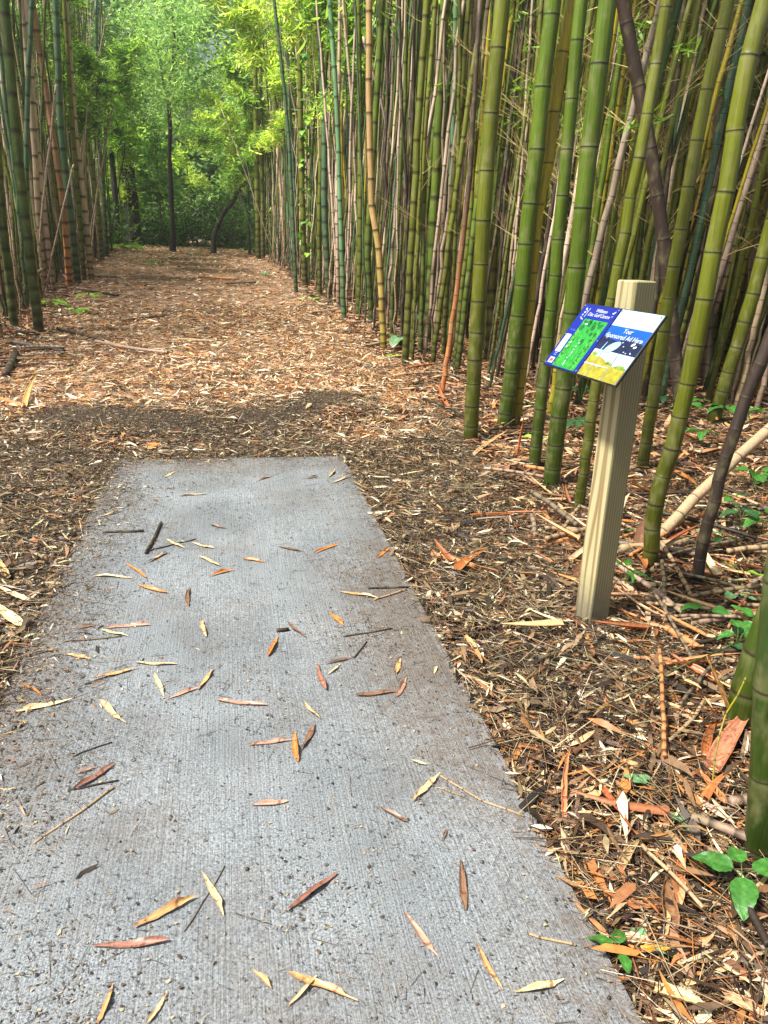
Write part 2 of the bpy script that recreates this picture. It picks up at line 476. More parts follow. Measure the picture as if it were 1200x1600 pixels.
def zone(p):
    """0 path, 1 dark soil beyond the slab, 2 fine litter beside the slab, 3 coarse litter, 4 grove floor"""
    x, y = p[:, 0], p[:, 1]
    wob = .35 * np.sin(2.1 * x + .4) + .2 * np.sin(5 * x) + rng.normal(0, .25, len(x))
    z = np.zeros(len(x), int)
    z[(y < 7.0 + wob) & (rng.random(len(x)) < .35 + .45 * np.sin(2.9 * x + 1.3 * y) * np.sin(3.7 * y - x) + .5 * sstep((6.6 - y) / 1.2))] = 2
    hum = np.exp(-((x + .95 + .3 * np.sin(3 * y)) / .85) ** 4 - ((y - 6.1 - .15 * np.sin(4 * x)) / .5) ** 2) + np.exp(-((x - .3) / .75) ** 2 - ((y - 6.45 + .2 * np.sin(5 * x)) / .38) ** 2) + np.exp(-((x - .85) / .38) ** 2 - ((y - 6.95) / .3) ** 2)
    z[(hum > rng.random(len(x)) * .8 + .12) & (y > 5.2)] = 1
    z[(y < 5.35 + .2 * wob)] = 2
    z[(y < 8.3 + wob) & (x < -1.9 + .4 * wob)] = 0
    z[(x > edgeR(y) - .05 + .35 * wob) & (y < 5)] = 3
    z[((x > edgeR(y) + .1 + .3 * wob) & (y >= 4.4)) | ((x < edgeL(y) + .3 * wob) & (y > 8))] = 4
    z[(y < 1.9 + .3 * wob) & (x > SLAB[1])] = 3
    z[(x < -1.35 + .2 * wob) & (y < 5)] = 3
    return z

def litter_layer(name, n_, r0, r1, half, lo, hi, wr, lift, stick_frac=.3, power=1.0, keepzones=None, straw=False):
    p = sample(n_, r0, r1, half, power)
    d = slabdist(p)
    wild = rng.random(len(p))
    # litter spills a little way over the slab, more on its left and far sides
    on_right = p[:, 0] > .3
    spill = np.where(p[:, 0] < 0, .08 + .07 * np.clip(np.sin(p[:, 1] * 3.3), 0, 1), .0) + np.where(p[:, 1] > 4.95, .035, 0) + np.where(on_right, .006, .018) * np.sin(p[:, 1] * 9) + np.where(on_right, .004, .012) * np.sin(p[:, 1] * 23 + 1)
    keep = (d > 0) | (wild < np.exp(np.minimum(d, 0) / np.maximum(spill, .005)))
    p = p[keep]; z = zone(p)
    if keepzones is not None:
        m = np.isin(z, keepzones); p, z = p[m], z[m]
    n_ = len(p)
    cols = np.zeros((n_, 3)); size = np.ones(n_)
    for k, (P_, s_) in enumerate(((PATH, 1.0), (HUM, .75), (SIDE, 1.1), (COARSE, 1.25), (GROVE, 1.4))):
        m = z == k; cols[m] = pal(P_, m.sum()); size[m] = s_
    L = np.exp(rng.uniform(np.log(lo), np.log(hi), n_)) * size * np.where(slabdist(p) < -.02, .55, 1)
    if straw: cols = pal([(186, 170, 126), (156, 136, 98), (130, 106, 76), (100, 80, 58), (206, 192, 152), (84, 66, 48)], n_)
    yaw = rng.uniform(0, 2 * np.pi, n_)
    gz = terr(p[:, 0], p[:, 1]); gz = np.where(slabdist(p) < 0, .004, gz)
    zz = gz + rng.random(n_) ** 2 * lift * np.where(slabdist(p) < 0, .25, 1) * np.where(z == 1, .5, 1) + .002
    P3 = np.stack([p[:, 0], p[:, 1], zz], -1)
    s = rng.random(n_) < stick_frac
    parts = []
    a = ~s
    parts.append(chips(P3[a], yaw[a], rng.normal(0, .16, a.sum()), rng.normal(0, .35, a.sum()), L[a], L[a] * rng.uniform(*wr, a.sum()), L[a] * rng.normal(0, .08, a.sum()), cols[a], .22))
    parts.append(sticks(P3[s], yaw[s], rng.normal(0, .12, s.sum()), L[s] * 1.7, np.maximum(L[s] * .018, .0007), cols[s] * .9))
    o = build_batch(name, parts, M_LIT)
    tag(o, kind="stuff")
    return o

litter_layer("fine_litter", 150000, .95, 6.0, R(52), .010, .05, (.12, .35), .022, .45, .6, [1, 2, 3])['label'] = "fine brown bamboo litter around the concrete pad"
litter_layer("leaf_litter", 100000, .95, 7.5, R(48), .03, .12, (.06, .16), .04, .4, .8, [0, 2, 3, 4])['label'] = "loose dry bamboo leaves and chips beside the concrete pad"
litter_layer("dark_mulch", 150000, 4.4, 9, R(34), .015, .045, (.15, .4), .03, .4, 1.0, [1, 2])['label'] = "dark crumbly mulch beyond the far end of the pad"
litter_layer("path_leaf_litter", 150000, 4.8, 16, R(31), .06, .17, (.07, .17), .045, .3, .7, [0, 4])['label'] = "orange brown fallen bamboo leaves covering the path"
litter_layer("distant_leaf_litter", 90000, 12, 48, R(31), .10, .22, (.10, .22), .05, .2, .5)['label'] = "fallen leaves on the far stretch of the path"

litter_layer("straw_litter", 42000, .95, 8.5, R(50), .02, .08, (.02, .06), .045, .8, .7, [1, 2, 3], True)['label'] = "thin pale straws and stalks strewn over the litter by the pad"
litter_layer("crumbled_mulch", 90000, 4.9, 8.2, R(34), .012, .03, (.2, .6), .04, .3, 1.0, [1])['label'] = "dark crumbs of humus beyond the far end of the pad"

# crumbs and specks on the slab
def slab_crumbs():
    n_ = 75000
    x = rng.uniform(SLAB[0] + .01, SLAB[1] - .01, n_); y = rng.uniform(.85, SLAB[3] - .01, n_)
    e = np.minimum(np.minimum(x - SLAB[0], (SLAB[1] - x) * 2 + .05), SLAB[3] - y)
    w = .17 + .9 * np.exp(-e / .07) + .45 * np.exp(-((x - .62) / .22) ** 2 - ((y - 2.4) / .9) ** 2) + .35 * np.exp(-(y - .85) / .35) + .25 * np.exp(-((x + .55) / .2) ** 2)
    w = w * (.45 + 1.1 * np.clip(np.sin(x * 7.3 + 2 * np.sin(y * 2.1)) * np.sin(y * 5.1 + 1.5 * np.sin(x * 4)), 0, 1)) + .5 * np.exp(-((x + .7) / .16) ** 2) + .35 * np.exp(-((y - .9) / .3) ** 2) * (x < -.1)
    k = rng.random(n_) < w
    x, y = x[k], y[k]; n_ = len(x)
    L = np.exp(rng.uniform(np.log(.003), np.log(.011), n_) * (1 + .9 * (rng.random(n_) < .06)))
    col = pal([(56, 48, 40), (76, 62, 48), (112, 92, 68), (180, 160, 124), (40, 36, 33), (92, 68, 48), (72, 66, 60), (104, 96, 84)], n_)
    P3 = np.stack([x, y, np.full(n_, .0075)], -1)
    s = rng.random(n_) < .5
    big = rng.random(n_) < .035; L = np.where(big, L * rng.uniform(2.5, 6, n_), L)
    s = s | big
    A = chips(P3[~s], rng.uniform(0, 6.3, (~s).sum()), rng.normal(0, .2, (~s).sum()), rng.normal(0, .3, (~s).sum()), L[~s], L[~s] * rng.uniform(.3, .8, (~s).sum()), L[~s] * .2, col[~s], .2)
    B2 = sticks(P3[s], rng.uniform(0, 6.3, s.sum()), rng.normal(0, .05, s.sum()), L[s] * 1.6, np.full(s.sum(), .0008), col[s])
    o = build_batch("crumbs", [A, B2], M_LIT); tag(o, "dark crumbs and plant specks scattered over the concrete pad", kind="stuff")
slab_crumbs()

# pebbles on the slab, one low-poly stone each inside one stuff mesh
def pebbles():
    n_ = 110
    x = rng.uniform(-.72, .7, n_); y = .85 + rng.random(n_) ** 1.4 * 3.9
    s = np.exp(rng.uniform(np.log(.002), np.log(.0065), n_))
    ang = np.linspace(0, 2 * np.pi, 7)[:-1]
    V = []; T = []; Q = []
    for i in range(n_):
        o = len(V); h = s[i] * rng.uniform(.5, .9)
        for a in ang: V.append((x[i] + s[i] * math.cos(a) * rng.uniform(.8, 1.2), y[i] + s[i] * math.sin(a) * rng.uniform(.8, 1.2), .002))
        for a in ang: V.append((x[i] + .6 * s[i] * math.cos(a), y[i] + .6 * s[i] * math.sin(a), .004 + h * rng.uniform(.8, 1.1)))
        V.append((x[i], y[i], .004 + h * 1.15))
        for k in range(6):
            Q.append((o + k, o + (k + 1) % 6, o + 6 + (k + 1) % 6, o + 6 + k)); T.append((o + 6 + k, o + 6 + (k + 1) % 6, o + 12))
    C = np.repeat(pal([(62, 60, 58), (78, 75, 70), (40, 38, 38), (96, 86, 72)], n_), 13, 0)
    o = link("grit", npmesh("grit", np.array(V), [np.array(T), np.array(Q)], C, smooth=True), M_LIT)
    tag(o, "small grey grit stones lying on the concrete pad", kind="stuff")
pebbles()

# ------------------------------------------------------------------ one dead leaf
def leaf_mesh(L, wd, col, curl, warp, name="fallen_leaf"):
    nu, nv = 17, 5
    V = []; pk = random.uniform(.7, 1.5); tw = random.uniform(-.9, .9); p1, p2 = random.uniform(0, 6), random.uniform(0, 6); torn = random.random() < .3; edge_ = random.uniform(.03, .14)
    for i in range(nu):
        t = i / (nu - 1)
        w = wd * .5 * (math.sin(math.pi * min(1, t ** pk * .96 + .02)) ** random.uniform(.55, .75)) * (1 + edge_ * math.sin(t * 17 + p1) + edge_ * .6 * math.sin(t * 31 + p2))
        if torn and t > .8: w *= .55
        for j in range(nv):
            s = (j / (nv - 1) - .5) * 2
            V.append(((t - .5) * L, s * w + warp * L * .10 * math.sin(t * 3.0), .0022 + curl * L * ((t - .5) ** 2) * .6 + max(0, (s * tw + abs(s) ** 1.6) * w * .55 * (1 + .8 * math.sin(t * 7 + p2)))))
    Q = [(i * nv + j, (i + 1) * nv + j, (i + 1) * nv + j + 1, i * nv + j + 1) for i in range(nu - 1) for j in range(nv - 1)]
    C = np.tile(col, (len(V), 1)); C[[i * nv + 2 for i in range(nu)]] *= 1.25
    tip = np.array([i // nv for i in range(len(V))]) < 2; C[tip] *= .6
    return npmesh(name, np.array(V), [np.array(Q)], C, smooth=True)

LCOL = {'o': ((186, 112, 52), "bright orange"), 't': ((196, 166, 122), "pale tan"), 'b': ((112, 84, 64), "dull brown"), 'p': ((168, 128, 108), "pinkish"),
        'y': ((208, 190, 140), "pale yellow"), 'r': ((134, 92, 76), "reddish brown"), 'a': ((190, 142, 92), "orange tan")}
def leaf_px(ax, ay, bx, by, k, wr=.17):
    A, B2 = at(ax, ay, .004), at(bx, by, .004)
    A[2] = B2[2] = 0
    L = float(np.linalg.norm(B2 - A)); c_ = (A + B2) / 2
    w = min(max(L * wr * random.uniform(.62, 1.0), .005), .017)
    col, word = LCOL[k]
    me = leaf_mesh(L, w, srgb(*col) * random.uniform(.85, 1.12), random.uniform(-.02, .22), random.uniform(-.5, .5))
    me.materials.append(M_LEAFDRY)
    o = bpy.data.objects.new("fallen_leaf", me); COL.objects.link(o)
    on = slabdist(c_[None])[0] < 0
    o.location = (c_[0], c_[1], .006 if on else float(terr(c_[0], c_[1])) + .03)
    o.rotation_euler = (random.uniform(-.08, .08), 0, math.atan2(B2[1] - A[1], B2[0] - A[0]))
    mx, my = (ax + bx) / 2, (ay + by) / 2
    row = "at the pad's far end" if my < 800 else "on the pad's far half" if my < 960 else "on the pad's middle" if my < 1130 else "on the pad's near half" if my < 1350 else "at the pad's near end"
    ang = abs(math.degrees(math.atan2(by - ay, bx - ax))) % 180
    di = "lying crosswise" if ang < 20 or ang > 160 else "lying lengthwise" if 60 < ang < 120 else "lying slantwise"
    pend(o, "%s fallen leaf %s %s" % (word, di, row), "leaf", mx, "fallen leaves on the concrete pad")

c3 = lambda x, y: (x / 3, 680 + y / 3)
c4 = lambda x, y: (400 + x / 3, 700 + y / 3)
c5 = lambda x, y: (x / 2.667, 1100 + y / 2.667)
c6 = lambda x, y: (450 + x / 2.667, 1100 + y / 2.667)
LV = [(c3, 460, 382, 570, 350, 't'), (c3, 690, 595, 780, 545, 'a'), (c3, 590, 600, 685, 670, 'o'), (c3, 440, 660, 620, 670, 'y'), (c3, 640, 700, 785, 738, 'o'),
      (c3, 930, 570, 1028, 615, 't'), (c3, 980, 660, 1100, 630, 'o'), (c3, 1138, 580, 1240, 595, 'o'), (c3, 890, 710, 885, 800, 'b'), (c3, 945, 870, 968, 945, 't'),
      (c3, 490, 905, 705, 890, 'p'), (c3, 470, 915, 600, 945, 'y'), (c3, 355, 905, 460, 885, 'b'), (c3, 635, 1065, 832, 1072, 't'), (c3, 430, 1145, 650, 1090, 'a'),
      (c3, 725, 1115, 770, 1225, 'y'), (c3, 775, 1240, 930, 1185, 'p'), (c3, 930, 1195, 1000, 1095, 'a'), (c3, 95, 1160, 192, 1220, 'o'), (c3, 75, 1300, 340, 1240, 'y'),
      (c3, 468, 1240, 592, 1348, 't'), (c3, 1015, 1242, 1250, 1265, 'p'), (c3, 780, 490, 865, 530, 't'), (c3, 300, 1025, 420, 1050, 'a'), (c3, 150, 1025, 280, 995, 'a'),
      (c3, 900, 505, 1000, 530, 't'), (c3, 770, 200, 820, 172, 'y'), (c3, 840, 285, 970, 275, 't'), (c3, 985, 420, 1060, 437, 'b'),
      (c4, 270, 495, 395, 448, 'o'), (c4, 565, 515, 622, 468, 'o'), (c4, 105, 463, 225, 485, 'b'), (c4, 390, 675, 575, 705, 'a'), (c4, 342, 768, 410, 830, 'o'),
      (c4, 55, 975, 102, 880, 'o'), (c4, 148, 815, 240, 890, 'b'), (c4, 288, 1015, 330, 1135, 'r'), (c4, 320, 1010, 455, 980, 'b'), (c4, 335, 1060, 395, 1010, 'y'),
      (c4, 465, 1158, 655, 1140, 'b'), (c4, 660, 1165, 705, 1075, 'p'), (c4, 215, 1180, 300, 1270, 't'), (c4, 197, 1470, 185, 1330, 'o'), (c4, -40, 1395, 170, 1370, 'p'),
      (c4, 210, 1415, 272, 1290, 'b'), (c4, 355, 165, 450, 130, 't'), (c4, 225, 145, 290, 130, 'b'), (c4, 655, 1060, 675, 990, 'a'), (c4, 835, 1060, 850, 1020, 'y'),
      (c4, 730, 1465, 800, 1480, 'y'), (c4, 0, 155, 80, 130, 'p'), (c4, 340, 135, 370, 100, 't'),
      (c5, 305, 355, 475, 245, 'r'), (c5, 310, 290, 410, 255, 'p'), (c5, 555, 932, 815, 803, 'a'), (c5, 840, 700, 930, 880, 't'), (c5, 385, 1012, 705, 985, 'r'),
      (c5, 405, 1333, 470, 1165, 'a'), (c5, 610, 1333, 695, 1195, 't'), (c5, 1050, 1105, 1130, 1185, 'a'), (c5, 1045, 422, 1200, 405, 'p'),
      (c6, 515, 405, 632, 290, 't'), (c6, 385, 430, 500, 490, 'b'), (c6, 485, 870, 630, 1062, 'p'), (c6, 785, 995, 895, 1190, 'a'), (c6, 945, 1200, 1150, 1145, 'y'),
      (c6, 512, 235, 575, 255, 'y'), (c6, 0, 855, 205, 705, 'r'), (c6, 0, 1120, 290, 1240, 'a'), (c6, 0, 1255, 118, 1130, 't'), (c6, 718, 650, 740, 860, 'b'), (c6, 640, 570, 660, 520, 'b')]
for f_, a, b_, c_, d_, k in LV:
    leaf_px(*f_(a, b_), *f_(c_, d_), k)

# ------------------------------------------------------------------ tubes: sticks, canes, culms
def tube_geo(P, rad, ns, cap=True):
    """P: (n,3) points, rad: (n,) radii"""
    P = np.asarray(P, float); n_ = len(P)
    Tn = np.gradient(P, axis=0); Tn /= np.linalg.norm(Tn, axis=1)[:, None] + 1e-9
    ref = np.array([0, 0, 1.0]) if abs(Tn[0][2]) < .8 else np.array([1.0, 0, 0])
    A = np.cross(Tn, ref); A /= np.linalg.norm(A, axis=1)[:, None]
    Bv = np.cross(Tn, A)
    an = np.arange(ns) * 2 * np.pi / ns
    V = P[:, None] + (A[:, None] * np.cos(an)[None, :, None] + Bv[:, None] * np.sin(an)[None, :, None]) * rad[:, None, None]
    i = (np.arange(n_ - 1)[:, None] * ns + np.arange(ns)).ravel()
    j = (np.arange(n_ - 1)[:, None] * ns + (np.arange(ns) + 1) % ns).ravel()
    Q = np.stack([i, j, j + ns, i + ns], -1)
    V = V.reshape(-1, 3)
    if cap:
        V = np.concatenate([V, P[:1], P[-1:]]); o = n_ * ns
        k = np.arange(ns); k2 = (k + 1) % ns
        T = np.concatenate([np.stack([np.full(ns, o), k2, k], -1), np.stack([np.full(ns, o + 1), k + (n_ - 1) * ns, k2 + (n_ - 1) * ns], -1)])
    else: T = np.zeros((0, 3), int)
    return V, T, Q

def catmull(pts, m=14):
    pts = [np.array(p, float) for p in pts]
    P = [2 * pts[0] - pts[1]] + pts + [2 * pts[-1] - pts[-2]]
    out = []
    for i in range(1, len(P) - 2):
        for k in range(m):
            t = k / m
            out.append(.5 * ((2 * P[i]) + (-P[i - 1] + P[i + 1]) * t + (2 * P[i - 1] - 5 * P[i] + 4 * P[i + 1] - P[i + 2]) * t * t + (-P[i - 1] + 3 * P[i] - 3 * P[i + 1] + P[i + 2]) * t ** 3))
    out.append(P[-2]); return np.array(out)

def culm_geo(path, r0, ns, col0, col1, live, near, spacing=1.0, taper=.035, darkbase=True, jit=.008):
    """a jointed bamboo cane along a polyline: returns V, T, Q, C, Nd"""
    seg = np.linalg.norm(np.diff(path, axis=0), axis=1); S = np.concatenate([[0], np.cumsum(seg)]); H = S[-1]
    nodes = []; s = .04 * spacing
    while s < H:
        nodes.append(s); s += min(.10 + .10 * s, .36) * spacing * random.uniform(.9, 1.1)
    ss, rr, ring, wax, tone = [0.0], [1.0], [0], [0], [1.0]
    if near: offs = ((-.030, 1.0, 0, .0), (-.014, 1.0, 0, .3), (-.006, 1.003, .15, .35), (-.0022, 1.02, 1, 0), (.0018, 1.03, 1, 0), (.005, 1.0, .35, 0), (.02, .99, 0, 0))
    else: offs = ((-.03, 1.0, 0, .35), (-.008, 1.01, .8, .1), (.004, 1.02, 1, 0), (.014, .995, .1, 0))
    tn = 1.0
    for q in nodes:
        for o, k, a, w in offs:
            sc_ = max(r0 / .045, .5) if near else 1
            u = q + o * (sc_ if near else max(r0 / .035, .6))
            if u <= ss[-1] + 1e-4 or u >= H: continue
            ss.append(u); rr.append(k); ring.append(a); wax.append(w * live); tone.append(tn)
            if abs(o - offs[-2][0]) < 1e-6: tn = random.uniform(.86, 1.14)
    ss.append(H); rr.append(1); ring.append(0); wax.append(0); tone.append(tn)
    ss = np.array(ss)
    P = np.stack([np.interp(ss, S, path[:, k]) for k in range(3)], -1)
    # small changes of direction from joint to joint
    kn = np.array([0] + nodes + [H]); kx = np.concatenate([[0], rng.normal(0, jit, len(kn) - 2), [0]]); ky = np.concatenate([[0], rng.normal(0, jit, len(kn) - 2), [0]])
    P[:, 0] += np.interp(ss, kn, kx); P[:, 1] += np.interp(ss, kn, ky)
    rad = r0 * (1 - taper * ss).clip(.15, 1) * np.array(rr)
    V, T, Q = tube_geo(P, rad, ns)
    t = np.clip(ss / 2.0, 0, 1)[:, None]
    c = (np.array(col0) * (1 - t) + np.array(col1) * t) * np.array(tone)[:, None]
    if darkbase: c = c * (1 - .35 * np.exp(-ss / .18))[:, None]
    C = np.concatenate([np.repeat(c, ns, 0), c[:1], c[-1:]])
    nd = np.stack([ring, wax, np.full(len(ss), 1.0 - live)], -1)
    ND = np.concatenate([np.repeat(nd, ns, 0), nd[:1], nd[-1:]])
    return V, T, Q, C, ND

# name: (base colour, upper colour, live, words)
KIND = {
    'olive': ((64, 70, 15), (104, 112, 24), 1.0, "olive green"),
    'green': ((48, 66, 14), (88, 112, 22), 1.0, "green"),
    'deep': ((42, 62, 16), (64, 90, 24), 1.0, "dark green"),
    'blue': ((46, 74, 44), (74, 112, 84), .8, "blue green"),
    'mint': ((66, 104, 62), (112, 160, 116), .7, "pale mint green"),
    'yellow': ((132, 124, 22), (176, 160, 34), .8, "yellow green"),
    'gold': ((160, 146, 44), (190, 156, 104), .4, "yellow and tan"),
    'tan': ((166, 138, 104), (206, 186, 152), 0, "dry tan"),
    'pink': ((160, 132, 112), (206, 184, 164), 0, "dry pinkish tan"),
    'orange': ((196, 128, 76), (172, 130, 90), 0, "orange tan"),
    'rot': ((206, 134, 78), (72, 56, 46), 0, "orange and brown"),
    'grey': ((112, 98, 82), (150, 134, 116), 0, "weathered grey brown"),
    'dark': ((46, 35, 27), (60, 46, 36), 0, "dead dark brown"),
}
def kcols(k, v=1.0):
    a, b_, lv, w = KIND[k]; return srgb(*a) * v, srgb(*b_) * v, lv, w

def top_up(path, H=9.5, bendto=None):
    """carry the culm on above the picture to its full height, bowing over slightly"""
    p = path[-1]; d = path[-1] - path[max(0, len(path) - 4)]; d = d / np.linalg.norm(d)
    out = [q for q in path]; h = p[2]
    while h < H:
        d = d + (bendto if bendto is not None else np.zeros(3)) * .05; d /= np.linalg.norm(d)
        p = p + d * .5; out.append(p.copy()); h = p[2]
        if len(out) > 400: break
    return np.array(out)

OCC = []      # (x, y) of every culm foot, so that the fill keeps clear of them
def make_culm(path, r0, kind, near, label=None, px=0, group=None, v=1.0, spacing=1.0, ns=None, name="bamboo_culm", shared=False, taper=.035, jit=.004):
    a, b_, lv, w = kcols(kind, v)
    base = path[0].copy()
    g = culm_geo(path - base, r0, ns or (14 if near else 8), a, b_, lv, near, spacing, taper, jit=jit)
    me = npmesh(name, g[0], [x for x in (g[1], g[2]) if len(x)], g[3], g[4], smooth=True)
    o = link(name, me, M_BAM, None, tuple(base))
    OCC.append((base[0], base[1], r0))
    if shared: tag(o, label, "bamboo", group)
    else: pend(o, label, "bamboo", px, group)
    return o

